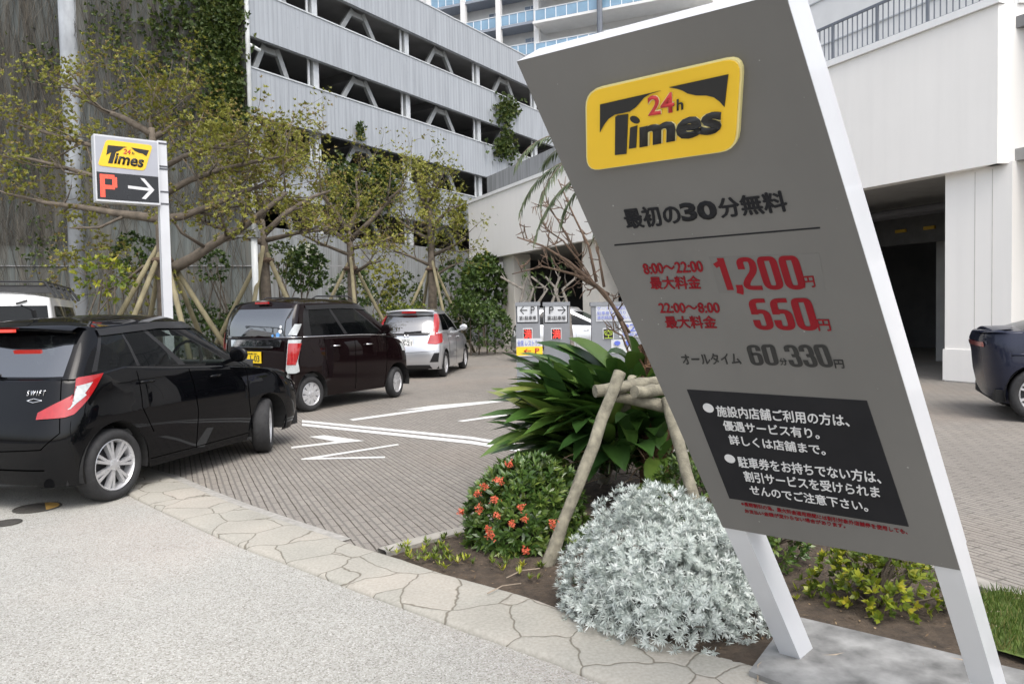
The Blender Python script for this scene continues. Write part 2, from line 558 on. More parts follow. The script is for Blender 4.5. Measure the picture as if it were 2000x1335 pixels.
struct('soil_bed', k, MAT['soil'], smooth=True)
k = MB()
e = BED[:15]
rows = []
for i in range(len(e)):
    d = nrm(np.append(e[min(i + 1, 14)] - e[max(i - 1, 0)], 0))
    nn = np.array([-d[1], d[0]])
    rows.append([(e[i][0] + nn[0] * t, e[i][1] + nn[1] * t, z) for t, z in ((-.045, -.01), (-.045, .04), (-.03, .05), (.04, .05), (.055, .035), (.055, -.01))])
k.grid(rows)
tag(k.build('bed_edging', MAT['edging'], smooth=True, angle=40), 'pale concrete edging round the planting bed beside the pavers', 'edging')
# painted markings
def marking(pxs, z=.005):
    return [tuple(G(x, y)[:2]) + (z,) for x, y in pxs]
k = MB()
for q in ([(590, 820.5), (920, 853), (1015, 868), (1015, 874), (920, 858), (590, 824.5)], [(590, 827), (920, 861), (1015, 876), (1015, 883), (920, 867), (590, 831.5)],
          [(682, 819), (690, 821.5), (845, 800.5), (985, 784), (960, 783), (846, 792), (775, 802), (836, 797.5)], [(893, 822), (905, 823.5), (990, 811.5), (990, 808.5)],
          [(603, 853), (634, 850), (712, 861), (668, 865), (569, 876), (569, 872.5), (655, 862.5)],
          [(588, 896), (776, 867), (780, 869), (622, 894.5), (752, 891.5), (752, 894.5), (589, 898)]):
    k.poly(marking(q))
struct('road_markings', k, MAT['paint'])
def manhole(loc, r, label, patch):
    o = empty('manhole_cover', label, 'manhole cover', (*loc, .008), .3, 'manhole covers on the pebble paving')
    MB().lathe([(r, 0), (r, .006), (r * .93, .008), (r * .92, .004), (0.001, .004)], n=36, ax='z').build('cover', M('cast_iron', (.075, .07, .062), .6, .3, 25, metal=.4, bump=.6, bscale=120), o)
    if patch:
        MB().poly([(r * .9 * math.cos(a), r * .9 * math.sin(a), .0055) for a in np.linspace(-.9, 1.5, 16)]).build('painted_patch', M('worn_yellow', (.42, .25, .06), .7, .4, 20), o)
    return o
manhole(G(73, 993)[:2], .17, 'round iron manhole cover with a worn yellow patch beside the rear tyre', True)
manhole(G(13, 1023)[:2], .1, 'small plain iron manhole cover at the edge of the pebble paving', False)

# ------------------------------------------------------------------ multi-storey car park
GA = np.array([-9.669, 28.0, 0.0])
GD = np.array([.582, .813, 0]) / math.hypot(.582, .813)
GN = np.array([GD[1], -GD[0], 0])
SL = -.026
def gp(t, z, d=0.0):
    return GA + GD * t + np.array([0, 0, z + SL * t]) + GN * d
def gbox(k, t0, t1, z0, z1, d0, d1):
    return k.hexa([gp(t0, z0, d0), gp(t1, z0, d0), gp(t1, z0, d1), gp(t0, z0, d1), gp(t0, z1, d0), gp(t1, z1, d0), gp(t1, z1, d1), gp(t0, z1, d1)])
gang = math.atan2(GD[1], GD[0])
rib = mat_ribbed('ribbed_panel', gang, (.335, .358, .385), .21, .22)
WD = nrm((-.97, .24, 0))
WN = np.array([-WD[1], WD[0], 0]); WN = WN if WN[1] < 0 else -WN
ribw = mat_ribbed('ribbed_wall', math.atan2(WD[1], WD[0]), (.105, .117, .11), .13, .5, .6)
garage = empty('parking_garage', 'grey multi-storey car park with ribbed parapets and open decks behind the trees', 'parking garage', GA)
gi = Matrix.Translation(Vector(GA)).inverted()
def gpart(mb, name, mat, **k_):
    o = mb.build(name, mat, garage, **k_)
    o.data.transform(gi)
    return o
LV = [(4.95, 6.15), (7.86, 9.08), (10.82, 12.01), (13.73, 14.92)]
TOP = 16.55
gbot = [(LV[i][1], LV[i + 1][0] if i < 3 else TOP) for i in range(4)]
for z0, z1 in gbot:
    gpart(gbox(MB(), 0, 42, z0, z1, -.22, 0), 'parapet', rib)
    gpart(gbox(MB(), .02, 42, z1 - .003, z1 + .05, -.26, .03), 'parapet_cap', MAT['galv'])
gpart(gbox(MB(), 0, 42, 0, LV[0][0], -.2, 0), 'base_wall', mat_ribbed('ribbed_base', gang, (.25, .265, .27), .13, .4, .4))
for lo, hi in LV:
    gpart(gbox(MB(), .3, 42, lo - 1.05, lo - .8, -16, -.24), 'deck_slab', MAT['slabm'])
    for tc in (1.47, 6.12, 11.57, 17.0, 22.5, 28):
        hb = .95 if tc < 2 else 1.29
        b = MB()
        for sg in (-1, 1):
            p, q = gp(tc + sg * hb, lo - .25, -.6), gp(tc + sg * .3, hi + .05, -.6)
            b.beam(p, q, .13, .15, GN)
            b.beam(p + GN * .1, q + GN * .1, .05, .21, GN)
        b.beam(gp(tc - .42, hi - .1, -.6), gp(tc + .42, hi - .1, -.6), .22, .2, (0, 0, 1))
        gpart(b, 'brace', MAT['steel'])
    for tp in (3.42, 8.87, 14.3, 19.75, 25.2, 30.6):
        b = MB()
        gbox(b, tp - .02, tp + .26, lo - .3, hi + .1, -.6, -.3)
        b.tube([gp(tp - .2, lo - .3, -.4), gp(tp - .2, hi + .1, -.4)], .06, 8)
        gpart(b, 'column', MAT['galv'])
    b = MB()
    for tp in np.arange(1, 42, 5.45): gbox(b, tp, tp + .35, hi + .3, hi + 1.2, -16, -.3)
    gpart(b, 'deck_beam', MAT['slabm'])
gpart(gbox(MB(), .1, 42, TOP - 1.4, TOP - 1.2, -16, -.24), 'roof_deck', MAT['slabm'])
gpart(gbox(MB(), 0, 42, 0, TOP - 1.4, -16.3, -16), 'back_wall', MAT['slabm'])
gpart(gbox(MB(), .05, .28, 0, TOP - 1.4, -16, -.24), 'end_wall', MAT['slabm'])
A3, B3 = GA, GA + WD * 40
gpart(MB().hexa([A3, B3, B3 - WN * .3, A3 - WN * .3] + [p + np.array([0, 0, 24]) for p in (A3, B3, B3 - WN * .3, A3 - WN * .3)]), 'blank_wall', ribw)
def wallp(px, py, d=0):
    return onP(px, py, GA + WN * d, WN)
pc = wallp(150, 400)
b = MB()
b.tube([(pc[0], pc[1], 0), (pc[0], pc[1], 24)], .36, 14)
gpart(b, 'pilaster', M('pilaster_paint', (.3, .32, .34), .65, .45, 1.4, stretch=(1, 1, .4)), smooth=True)
gpart(MB().tube([gp(-.02, 4.5, .16), gp(-.02, 24, .16)], .085, 10).tube([gp(-.02, 11.6, .16), gp(.5, 11.5, .16)], .07).tube([gp(-.02, 8.75, .16), gp(.4, 8.68, .16)], .06), 'downpipe', MAT['pipe'], smooth=True)
gpart(MB().beam(wallp(700, 519, .03), wallp(-200, 519, .03), .05, .04), 'wall_joint', MAT['slabm'])

# ------------------------------------------------------------------ white annexe
P0 = np.array([8.285, 13.982, 0])
WW = np.array([-.423, .906, 0]) / math.hypot(.423, .906)
NW = np.array([-WW[1], WW[0], 0])
def ap(t, z, d=0.0):
    return P0 + WW * t + NW * d + np.array([0, 0, z])
def abox(k, t0, t1, z0, z1, d0, d1):
    return k.hexa([ap(t0, z0, d0), ap(t1, z0, d0), ap(t1, z0, d1), ap(t0, z0, d1), ap(t0, z1, d0), ap(t1, z1, d0), ap(t1, z1, d1), ap(t0, z1, d1)])
annex = empty('annexe_building', 'white rendered annexe with a deep overhanging parapet, dark openings and a roof railing', 'building', P0)
ai = Matrix.Translation(Vector(P0)).inverted()
def apart(mb, name, mat, parent=None, **k_):
    o = mb.build(name, mat, parent or annex, **k_)
    o.data.transform(ai)
    return o
C0 = ap(-.83, 0)                                      # the corner nearest the viewer
ED = nrm((1, .06, 0)); EN = np.array([ED[1], -ED[0], 0])
def ebox(k, s0, s1, z0, z1, d0, d1):
    c = lambda s_, z, d: C0 + ED * s_ + EN * d + np.array([0, 0, z])
    return k.hexa([c(s0, z0, d0), c(s1, z0, d0), c(s1, z0, d1), c(s0, z0, d1), c(s0, z1, d0), c(s1, z1, d0), c(s1, z1, d1), c(s0, z1, d1)])
apart(abox(MB(), -.83, 24.25, 3.95, 6.72, -.3, 0), 'parapet', MAT['white'])
apart(ebox(MB(), 0.003, 14, 3.95, 6.715, -.3, 0), 'parapet', MAT['white'])
apart(abox(MB(), -.88, 24.3, 6.723, 6.86, -.4, .06), 'coping', MAT['coping'])
apart(ebox(MB(), .35, 14, 6.723, 6.855, -.4, .055), 'coping', MAT['coping'])
apart(abox(MB(), -8, 24.2, 3.99, 4.2, -10, -.302), 'soffit', M('soffit_grey', (.3, .295, .28), .8, .1, 2))
apart(abox(MB(), -8, 24.2, 6.3, 6.5, -10, -.302), 'roof', MAT['slabm'])
apart(abox(MB(), 23.95, 24.24, 3.952, 6.71, -10, -.303), 'end_parapet', MAT['white'])
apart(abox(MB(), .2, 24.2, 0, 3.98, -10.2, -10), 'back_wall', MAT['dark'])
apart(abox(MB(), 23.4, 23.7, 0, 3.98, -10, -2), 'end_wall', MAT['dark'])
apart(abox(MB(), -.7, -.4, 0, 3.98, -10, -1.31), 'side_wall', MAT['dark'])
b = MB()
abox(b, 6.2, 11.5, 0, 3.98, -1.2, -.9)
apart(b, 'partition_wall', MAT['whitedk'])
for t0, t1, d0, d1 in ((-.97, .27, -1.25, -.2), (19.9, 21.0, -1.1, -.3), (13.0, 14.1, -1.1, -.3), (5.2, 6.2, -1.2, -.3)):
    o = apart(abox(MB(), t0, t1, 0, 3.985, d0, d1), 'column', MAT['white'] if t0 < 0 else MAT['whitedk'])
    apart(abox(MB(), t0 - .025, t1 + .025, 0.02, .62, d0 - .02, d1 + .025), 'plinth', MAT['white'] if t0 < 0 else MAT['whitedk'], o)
b = MB()
for t_ in (-.3, -.62): abox(b, t_ - .012, t_, .64, 3.9, -.21, -.197)
apart(b, 'panel_joint', M('joint', (.5, .48, .44), .8))
apart(ebox(MB(), .12, 14, 0, 3.93, -1.2, -.28), 'front_wall', MAT['white'])
def railing(fn, t0, t1, name='railing'):
    b = MB()
    n = int((t1 - t0) / .125)
    for i in range(n + 1):
        t_ = t0 + (t1 - t0) * i / n
        w_ = .05 if i % 9 == 0 else .018
        fn(b, t_ - w_ / 2, t_ + w_ / 2, 6.86, 7.68, -.2, -.2 + w_)
    fn(b, t0, t1, 7.68, 7.73, -.215, -.165)
    fn(b, t0, t1, 6.93, 6.96, -.2, -.175)
    return apart(b, name, MAT['railm'])
railing(abox, -.5, 10.5)
railing(ebox, .5, 10)
apart(abox(MB(), -6, 9, 6.5, 15, -10, -5.5), 'upper_storey', M('upper_render', (.7, .7, .69), .7, .04, 2))
b = MB()
for z_ in (8.2, 9.6, 11.0): abox(b, -6, 9, z_, z_ + .04, -5.5, -5.46)
apart(b, 'facade_line', MAT['galv'])
b = MB()
for t_ in np.arange(1.6, 4.2, .8): abox(b, t_, t_ + .3, 3.36, 3.44, -4.07, -4.02)
apart(b, 'clearance_marker', MAT['yel'])
apart(abox(MB(), .3, 5.2, 3.05, 3.95, -4.25, -4.08), 'clearance_beam', M('beam_paint', (.07, .07, .068), .7))
for t_, d_ in ((1.6, -5), (3.6, -7)):
    o = apart(abox(MB(), t_, t_ + .3, 3.9, 3.98, d_, d_ + .12), 'ceiling_lamp', EMIT('lamp_glow', (.9, 1, .9), 3.0))
for t_, d_ in ((1.2, -7.5), (3.2, -4.8)):
    apart(abox(MB(), t_, t_ + .5, 0, 3.98, d_ - .5, d_), 'inner_column', M('inner_paint', (.3, .3, .29), .8, .1, 2))
b = MB()
for d_ in (-2.6, -3.1): b.tube([ap(-.2, 3.7, d_), ap(5.2, 3.7, d_)], .09, 10)
apart(b, 'duct', MAT['dark'])
apart(abox(MB(), 1.4, 2.3, 2.2, 2.9, -6.1, -6.0), 'wall_sign', M('dim_green', (.03, .12, .07), .6))
# rain streaks on the overhang
# raised ramp parapet joining car park and annexe
ramp = MB()
abox(ramp, 9, 25.4, 5.8, 8.3, -1.8, -1.5)
tag(ramp.build('ramp_wall', mat_ribbed('ramp_panel', math.atan2(WW[1], WW[0]), (.3, .31, .32), .5, .35)), 'dull grey ramp parapet rising behind the white coping', 'wall')

# ------------------------------------------------------------------ apartment block far behind
PA = atY(1000, 100, 63)
PA[2] = 0
AD = np.array([.913, -.409, 0]); AN = np.array([-.409, -.913, 0])
apt = empty('apartment_building', 'tall white apartment block with blue glass balconies beyond the car park', 'building', PA)
pi_ = Matrix.Translation(Vector(PA)).inverted()
def qb(k, t0, t1, z0, z1, d0, d1):
    c = lambda t_, z, d: PA + AD * t_ + AN * d + np.array([0, 0, z])
    return k.hexa([c(t0, z0, d0), c(t1, z0, d0), c(t1, z0, d1), c(t0, z0, d1), c(t0, z1, d0), c(t1, z1, d0), c(t1, z1, d1), c(t0, z1, d1)])
def qpart(mb, name, mat, parent=None):
    o = mb.build(name, mat, parent or apt)
    o.data.transform(pi_)
    return o
qpart(qb(MB(), -26, 40, 0, 48, -14, -1.7), 'wall', MAT['apt'])
for tcol in (-7.9, -4.53, -1.2, 2.24):
    qpart(qb(MB(), tcol - .22, tcol + .22, 0, 48, -.35, .06), 'column', MAT['apt'])
qpart(MB().tube([PA + AD * 8.05 + AN * 1.3, PA + AD * 8.05 + AN * 1.3 + np.array([0, 0, 48])], .22, 8), 'downpipe', MAT['railm'])
for lv in range(-2, 4):
    for t0, t1, zb, dd in ((-7.7, -4.75, 0, 0), (-4.3, -1.42, 0, 0), (-.98, 2.02, 0, 0), (2.46, 16, -.45, .9)):
        z = 25.25 + lv * 2.65 + zb
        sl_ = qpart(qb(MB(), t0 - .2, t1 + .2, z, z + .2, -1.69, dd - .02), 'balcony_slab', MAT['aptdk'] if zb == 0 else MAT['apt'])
        b, g_ = MB(), MB()
        n = 4 if t1 - t0 < 5 else 15
        for i in range(n + 1):
            tt = t0 + (t1 - t0) * i / n
            qb(b, tt - .03, tt + .03, z + .2, z + 1.08, dd - .12, dd - .06)
        qb(b, t0, t1, z + 1.08, z + 1.13, dd - .13, dd - .05)
        r_ = qpart(b, 'balcony_railing', MAT['winframe'])
        qb(g_, t0 + .02, t1 - .02, z + .25, z + 1.05, dd - .1, dd - .085)
        qpart(g_, 'glass', MAT['glassb'], r_)
        for w0, w1 in (((t0 + .5 * (t1 - t0), t1 - .35),) if n == 4 else ((3.6, 5.4), (6.3, 8.0), (9.4, 11.2), (12, 14))):
            b, g_ = MB(), MB()
            qb(b, w0, w1, z + .2, z + 2.15, -1.69, -1.62)
            f_ = qpart(b, 'window', MAT['winframe'])
            m_ = (w0 + w1) / 2
            qb(g_, w0 + .06, m_ - .03, z + .28, z + 2.07, -1.63, -1.6)
            qb(g_, m_ + .03, w1 - .06, z + .28, z + 2.07, -1.63, -1.6)
            qpart(g_, 'pane', MAT['winpane'], f_)
# ------------------------------------------------------------------ vehicles
def glass_mat(name, tint, clear, ior=1.5):
    t = NT(name)
    t.b.inputs['IOR'].default_value = ior
    t.set(col=(.006, .007, .008), rough=.03, spec=.6)
    tr = t.new('ShaderNodeBsdfTransparent')
    tr.inputs['Color'].default_value = (*tint, 1)
    mx = t.new('ShaderNodeMixShader')
    mx.inputs[0].default_value = clear
    t.link(t.b.outputs[0], mx.inputs[1])
    t.link(tr.outputs[0], mx.inputs[2])
    t.link(mx.outputs[0], t.n['Material Output'].inputs['Surface'])
    return t.m
def paint(name, col, metal=0.0, rough=.28):
    t = NT(name)
    v = t.coord('Object')
    dirt = t.ramp(t.noise(v, 3.2, 6), [(.5, 0.0), (.9, .012)])
    t.set(col=t.mix(dirt, col, (.2, .19, .17)), metal=metal, rough=rough, coat=.6 if sum(col) < .3 else 1.0, coatr=.012, spec=.0 if sum(col) < .3 else .5)
    return t.m
CM = dict(black=paint('black_paint', (.0025, .0027, .0035)), maroon=paint('maroon_paint', (.0065, .0032, .0036)), silver=paint('silver_paint', (.55, .56, .58), .7, .3), white=paint('white_paint', (.75, .75, .74)), navy=paint('dark_blue_paint', (.022, .025, .042), .2),
          clear=glass_mat('clear_glass', (.62, .68, .65), .72), tint=glass_mat('tinted_glass', (.12, .13, .13), .55), rear=glass_mat('rear_glass', (.25, .27, .27), .12, 3.0),
          trim=M('black_trim', (.012, .012, .013), .35, .1, 8), rubber=M('tyre_rubber', (.022, .022, .023), .8, .25, 20, bump=.3, bscale=90), under=M('underbody', (.012, .012, .012), .9, .1, 5),
          rim=M('alloy', (.56, .56, .57), .32, .08, 20, metal=.5), hubd=M('brake_dark', (.03, .03, .032), .6, .2, 20), chrome=M('chrome', (.75, .75, .76), .1, .03, 9, metal=1.0),
          red=M('red_lens', (.34, .008, .01), .12, .12, 30, coat=1.0), clearl=M('clear_lens', (.42, .44, .44), .1, .15, 40, coat=1.0), orange=M('amber_lens', (.6, .09, .015), .15, .2, 40, coat=1.0),
          seat=M('seat_cloth', (.06, .06, .06), .9, .2, 20), beige=M('seat_light', (.2, .19, .17), .9, .2, 20), platey=M('yellow_plate', (.82, .57, .02), .45, .05, 9), platew=M('white_plate', (.78, .78, .76), .45, .04, 9),
          ink=M('plate_ink', (.015, .03, .02), .5, .1, 9), sticker=M('white_sticker', (.8, .82, .84), .5, .04, 9), stickerb=M('blue_sticker', (.12, .3, .6), .5, .1, 9))
LAMP_RED = EMIT('brake_glow', (1.0, .05, .03), .8)
CM['gap'] = M('panel_gap', (.001, .001, .001), .95, .1, 5, spec=0.0)

def superend(th, w, ln, n):
    return ln * (1 - np.cos(th) ** (2 / n)), w * np.sin(th) ** (2 / n)
def resample(xy, f):
    d = np.concatenate([[0], np.cumsum(np.hypot(*np.diff(xy, axis=0).T))])
    d /= d[-1]
    return np.array([np.interp(f, d, xy[:, 0]), np.interp(f, d, xy[:, 1])])
TH = np.linspace(0, math.pi / 2, 40)
class Car:
    def __init__(s, **k):
        s.__dict__.update(k)
    def T(s, tab, q):
        a = np.array(tab, float)
        return float(np.interp(q, a[:, 0], a[:, 1]))
    def plan(s, f, xr, xf, w, rl, fl, n=5.0, nf=3.2):
        if f <= 1:
            x, y = superend(TH, w, rl, n)
            p = resample(np.stack([xr + x, y], 1), f)
        elif f >= 2:
            x, y = superend(TH, w, fl, nf)
            p = resample(np.stack([xf - x, y], 1), 3 - f)
        else:
            x0, x1 = xr + rl, xf - fl
            p = np.array([x0 + (x1 - x0) * (f - 1), w])
        xm = (xr + xf) / 2
        p[1] *= 1 - .035 * max(0, abs(p[0] - xm) / (s.L / 2) - .25)
        return p
    def low(s, f, z):
        p = s.plan(f, s.T(s.xr, z), s.T(s.xf, z), s.T(s.w, z), s.rl, s.fl, s.nr, s.nf)
        return np.array([p[0], p[1], z])
    def gh(s, f, v):
        p = s.plan(f, s.T(s.gxr, v), s.T(s.gxf, v), s.T(s.gw, v), s.grl, s.gfl, s.gnr, s.gnf)
        b, r_ = s.T(s.top, p[0]) - .01, s.T(s.rail, p[0])
        if f > 2: b = s.T(s.top, s.cowl)*(f-2) + b*(3-f)
        return np.array([p[0], p[1], b + (r_ - b) * v])
    def f_x(s, x, z):
        lo, hi = 0.0, 3.0
        for _ in range(15):
            m = (lo + hi) / 2
            if s.S0(m, z)[0] < x: lo = m
            else: hi = m
        return (lo + hi) / 2
    def f_y(s, y, z):
        lo, hi = 0.0, 1.3
        for _ in range(15):
            m = (lo + hi) / 2
            if s.S0(m, z)[1] < y - 1e-5 and m < 1: lo = m
            else: hi = m
        return (lo + hi) / 2
    def S0(s, f, z):
        p = s.low(f, z)
        t = s.T(s.top, p[0])
        if z <= t: return p
        q = s.gh(f, 0)
        for _ in range(3):
            b, r_ = s.T(s.top, q[0]) - .01, s.T(s.rail, q[0])
            v = (z - b) / (r_ - b)
            q = s.gh(f, min(max(v, 0), 1.0))
        return q
    def surf(s, f, z, off=0.0, sg=-1):
        p = s.S0(f, z)
        if off:
            e = .01
            a = s.S0(min(f + e, 3), z) - s.S0(max(f - e, 0), z)
            b = s.S0(f, z + .006) - s.S0(f, z - .006)
            n_ = nrm(np.cross(a, b))
            c = p - np.array([s.L / 2, 0, .7])
            if np.dot(n_, c) < 0: n_ = -n_
            p = p + n_ * off
        return np.array([p[0], p[1] * sg, p[2]])
    def pt(s, q, off, sg):
        k, a, z = q
        if k == 'y' and a < 0:
            return s.surf(s.f_y(-a, z), z, off, -sg)
        return s.surf(s.f_y(a, z) if k == 'y' else s.f_x(a, z), z, off, sg)
    def patch(s, bot, top, name, mat, off=.006, sg=-1, rows=5, cols=14, parent=None):
        def lin(pl, u):
            n = len(pl) - 1
            i = min(int(u * n), n - 1)
            t = u * n - i
            a, b = pl[i], pl[i + 1]
            fa = s.f_y(abs(a[1]), a[2]) if a[0] == 'y' else s.f_x(a[1], a[2])
            fb = s.f_y(abs(b[1]), b[2]) if b[0] == 'y' else s.f_x(b[1], b[2])
            if a[0] == 'y' and a[1] < 0: fa = -fa
            if b[0] == 'y' and b[1] < 0: fb = -fb
            return fa + (fb - fa) * t, a[2] + (b[2] - a[2]) * t
        P = []
        for j in range(rows + 1):
            row = []
            for i in range(cols + 1):
                f0, z0 = lin(bot, i / cols)
                f1, z1 = lin(top, i / cols)
                f_, z_ = f0 + (f1 - f0) * j / rows, z0 + (z1 - z0) * j / rows
                row.append(s.surf(abs(f_), z_, off, sg if f_ >= 0 else -sg))
            P.append(row)
        return MB().grid(P).build(name, mat, parent or s.root, smooth=True)
    def line(s, pts, name, mat, r=.004, off=.001, sg=-1, n=8, parent=None, flat=None):
        P = []
        for a, b in zip(pts[:-1], pts[1:]):
            for i in range(n):
                t = i / n
                P.append(s.pt((a[0], a[1] + (b[1] - a[1]) * t, a[2] + (b[2] - a[2]) * t), off, sg))
        P.append(s.pt(pts[-1], off, sg))
        return MB().tube(P, r, 5).build(name, mat, parent or s.root, smooth=True)
    def zlow(s, x):
        z = s.sill
        for xa in (s.xa, s.xb):
            d = s.arch ** 2 - (x - xa) ** 2
            if d > 0: z = max(z, s.rad + math.sqrt(d))
        return z
    def shell(s, body):
        # lower body
        fs = list(np.linspace(0, 1, 30)[:-1])
        xs = list(np.linspace(s.rl + .02, s.L - s.fl - .02, 40))
        for xa in (s.xa, s.xb):
            xs += [xa + s.arch * math.cos(t) for t in np.linspace(0, math.pi, 21)]
            xs += [xa - s.arch - .004, xa + s.arch + .004]
        fx = sorted({round(s.f_x(x, .5), 5) for x in xs if 0 < x < s.L})
        fs += [f for f in fx if .3 < f < 2.4]
        fs += list(np.linspace(2, 3, 19))
        fs = sorted(fs)
        fs = [f for i, f in enumerate(fs) if i == 0 or f - fs[i - 1] > 1e-4]
        cols = []
        for f in fs:
            x = s.low(f, .5)[0]
            zl = s.zlow(x) if .5 < f < 2.8 else s.sill + .02
            zt = s.T(s.top, s.low(f, .8)[0])
            col = [s.low(f, zl + (zt - zl) * v) for v in (0, .06, .15, .27, .4, .53, .66, .78, .88, .95, .985)]
            e = s.low(f, zt)
            c = np.array([s.L / 2, 0, zt])
            for i_, (a, b) in enumerate(((.006, .0), (.02, .008), (.045, .011))):
                d = np.array([(s.L / 2 - e[0]) * .35 if f < 1 or f > 2 else 0, -e[1] if 1 <= f <= 2 else -e[1], 0])
                col.append(e + nrm(d) * a * 1.2 + np.array([0, 0, b - .0]))
            cols.append(col)
        b = MB()
        for sg in (1, -1):
            b.grid([[p * np.array([1, sg, 1]) for p in col] for col in cols])
        # bonnet and boot lid
        def cover(idx, crown):
            rws = []
            for i in idx:
                e = cols[i][-1]
                wd = abs(e[1])
                rws.append([(e[0], e[1] * u, e[2] + crown * (1 - u * u) * min(1, wd / .5)) for u in np.linspace(-1, 1, 15)])
            b.grid(rws)
        cover([i for i, f in enumerate(fs) if cols[i][-1][0] > s.cowl - .25 and f > 1], s.hood_crown)
        if s.deck: cover([i for i, f in enumerate(fs) if cols[i][-1][0] < s.deck and f < 2], s.hood_crown)
        # greenhouse
        gf = sorted(set(list(np.linspace(0, s.rw, 9)) + list(np.linspace(s.rw, 1, 6)) + [1 + q for w_ in s.wins for q in np.linspace(w_[0], w_[1], 7)] + [1 + s.wband[0], 1 + s.wband[1], 2.0] + list(np.linspace(2, 2 + s.wsf, 4)) + list(np.linspace(2 + s.wsf, 3, 10))))
        gv = [0, s.wv[0], .3, .5, .7, s.wv[1], (s.wv[1] + 1) / 2, 1.0]
        Gp = [[s.gh(f, v) for v in gv] for f in gf]
        sets = dict(body=MB(), rearw=MB(), wscreen=MB(), **{k_ + d_: MB() for k_ in ('side', 'front', 'trim') for d_ in '+-'})
        def q(nm, i, j):
            for sg in (1, -1):
                m = np.array([1, sg, 1])
                sets[nm + ('+' if sg > 0 else '-') if nm in ('side', 'front', 'trim') else nm].add([Gp[i][j] * m, Gp[i + 1][j] * m, Gp[i + 1][j + 1] * m, Gp[i][j + 1] * m], [(0, 1, 2, 3)])
        for i in range(len(gf) - 1):
            fm = (gf[i] + gf[i + 1]) / 2
            for j in range(len(gv) - 1):
                vm = (gv[j] + gv[j + 1]) / 2
                kind = 'body'
                if s.wv[0] < vm < s.wv[1]:
                    if fm < s.rw: kind = 'rearw'
                    elif fm > 2 + s.wsf: kind = 'wscreen'
                    elif 1 + s.wband[0] < fm < 1 + s.wband[1]:
                        kind = 'trim'
                        for n_, w_ in enumerate(s.wins):
                            if 1 + w_[0] < fm < 1 + w_[1]: kind = 'front' if n_ == len(s.wins) - 1 else 'side'
                q(kind, i, j)
        rws = []
        for i in range(len(gf)):
            e = Gp[i][-1]
            rws.append([(e[0], e[1] * u, e[2] + s.crown * (1 - abs(u) ** 2.4) * min(1, (abs(e[1]) / .4) ** .8) * min(1, .55 + max(0, (e[0] - Gp[0][-1][0])) / .6)) for u in np.linspace(-1, 1, 17)])
        sets['body'].grid(rws)
        k = len(b.v)
        b.v += sets['body'].v
        b.f += [tuple(i + k for i in f) for f in sets['body'].f]
        def weld(mb, name, mat):
            o = mb.build(name, mat, s.root, smooth=True)
            bm = bmesh.new(); bm.from_mesh(o.data)
            bmesh.ops.remove_doubles(bm, verts=bm.verts, dist=.0008)
            bmesh.ops.recalc_face_normals(bm, faces=bm.faces)
            bm.to_mesh(o.data); bm.free()
            o.data.polygons.foreach_set('use_smooth', [True] * len(o.data.polygons))
            o.data.set_sharp_from_angle(angle=math.radians(38))
            return o
        s.body = weld(b, 'body', body)
        weld(sets['rearw'], 'rear_window', CM[getattr(s, 'rglass', 'rear')])
        weld(sets['wscreen'], 'windscreen', CM['clear'])
        for d_ in '+-':
            weld(sets['side' + d_], 'rear_door_window', CM['tint'])
            weld(sets['front' + d_], 'front_door_window', s.fglass)
            weld(sets['trim' + d_], 'window_pillar', CM['trim'])
        # insides
        u = MB()
        W_ = s.W
        u.box((s.L / 2, 0, .3), (s.L - .5, 2 * (W_ - .3), .24))
        for x0, x1 in ((.15, s.xa - s.arch), (s.xa + s.arch, s.xb - s.arch), (s.xb + s.arch, s.L - .22)):
            if x1 - x0 > .05: u.box(((x0 + x1) / 2, 0, s.sill + .09), (x1 - x0, 2 * (W_ - .1), .16))
        for xa in (s.xa, s.xb):
            for sg in (1, -1):
                u.grid([[(xa + s.arch * math.cos(t) * 1.005, sg * y, s.rad + s.arch * math.sin(t) * 1.005) for y in (W_ - .012, W_ - .16, W_ - .34)] for t in np.linspace(-.25, math.pi + .25, 20)])
                u.box((xa, sg * (W_ - .36), .45), (s.arch * 2, .03, .5))
        u.build('underbody', CM['under'], s.root)
        it = MB()
        hb = s.T(s.top, s.xa + .6)
        it.box(((s.xa + s.cowl) / 2 - .05, 0, .52), (s.cowl - s.xa, 2 * W_ - .22, .06))
        it.box((s.cowl - .12, 0, hb - .2), (.4, 2 * W_ - .25, .34))
        for x0 in (s.xb - 1.12,) if s.deck else (s.xb - 1.12, s.xa + .28):
            for y0 in (.36, -.36):
                it.box((x0 + .18, y0 * W_ / .845, .66), (.5, .48, .2))
                it.beam((x0 - .05, y0 * W_ / .845, .7), (x0 - .22, y0 * W_ / .845, hb + .13), .46, .12, (0, 1, 0))
                it.beam((x0 - .22, y0 * W_ / .845, hb + .14), (x0 - .26, y0 * W_ / .845, hb + .3), .25, .1, (0, 1, 0))
        it.tube([(s.xb - .72 + .05 * math.sin(t), -.36 + .18 * math.cos(t), hb + .02 + .17 * math.sin(t)) for t in np.linspace(0, 6.283, 20)], .015, 6)
        it.build('interior', CM['seat'], s.root)
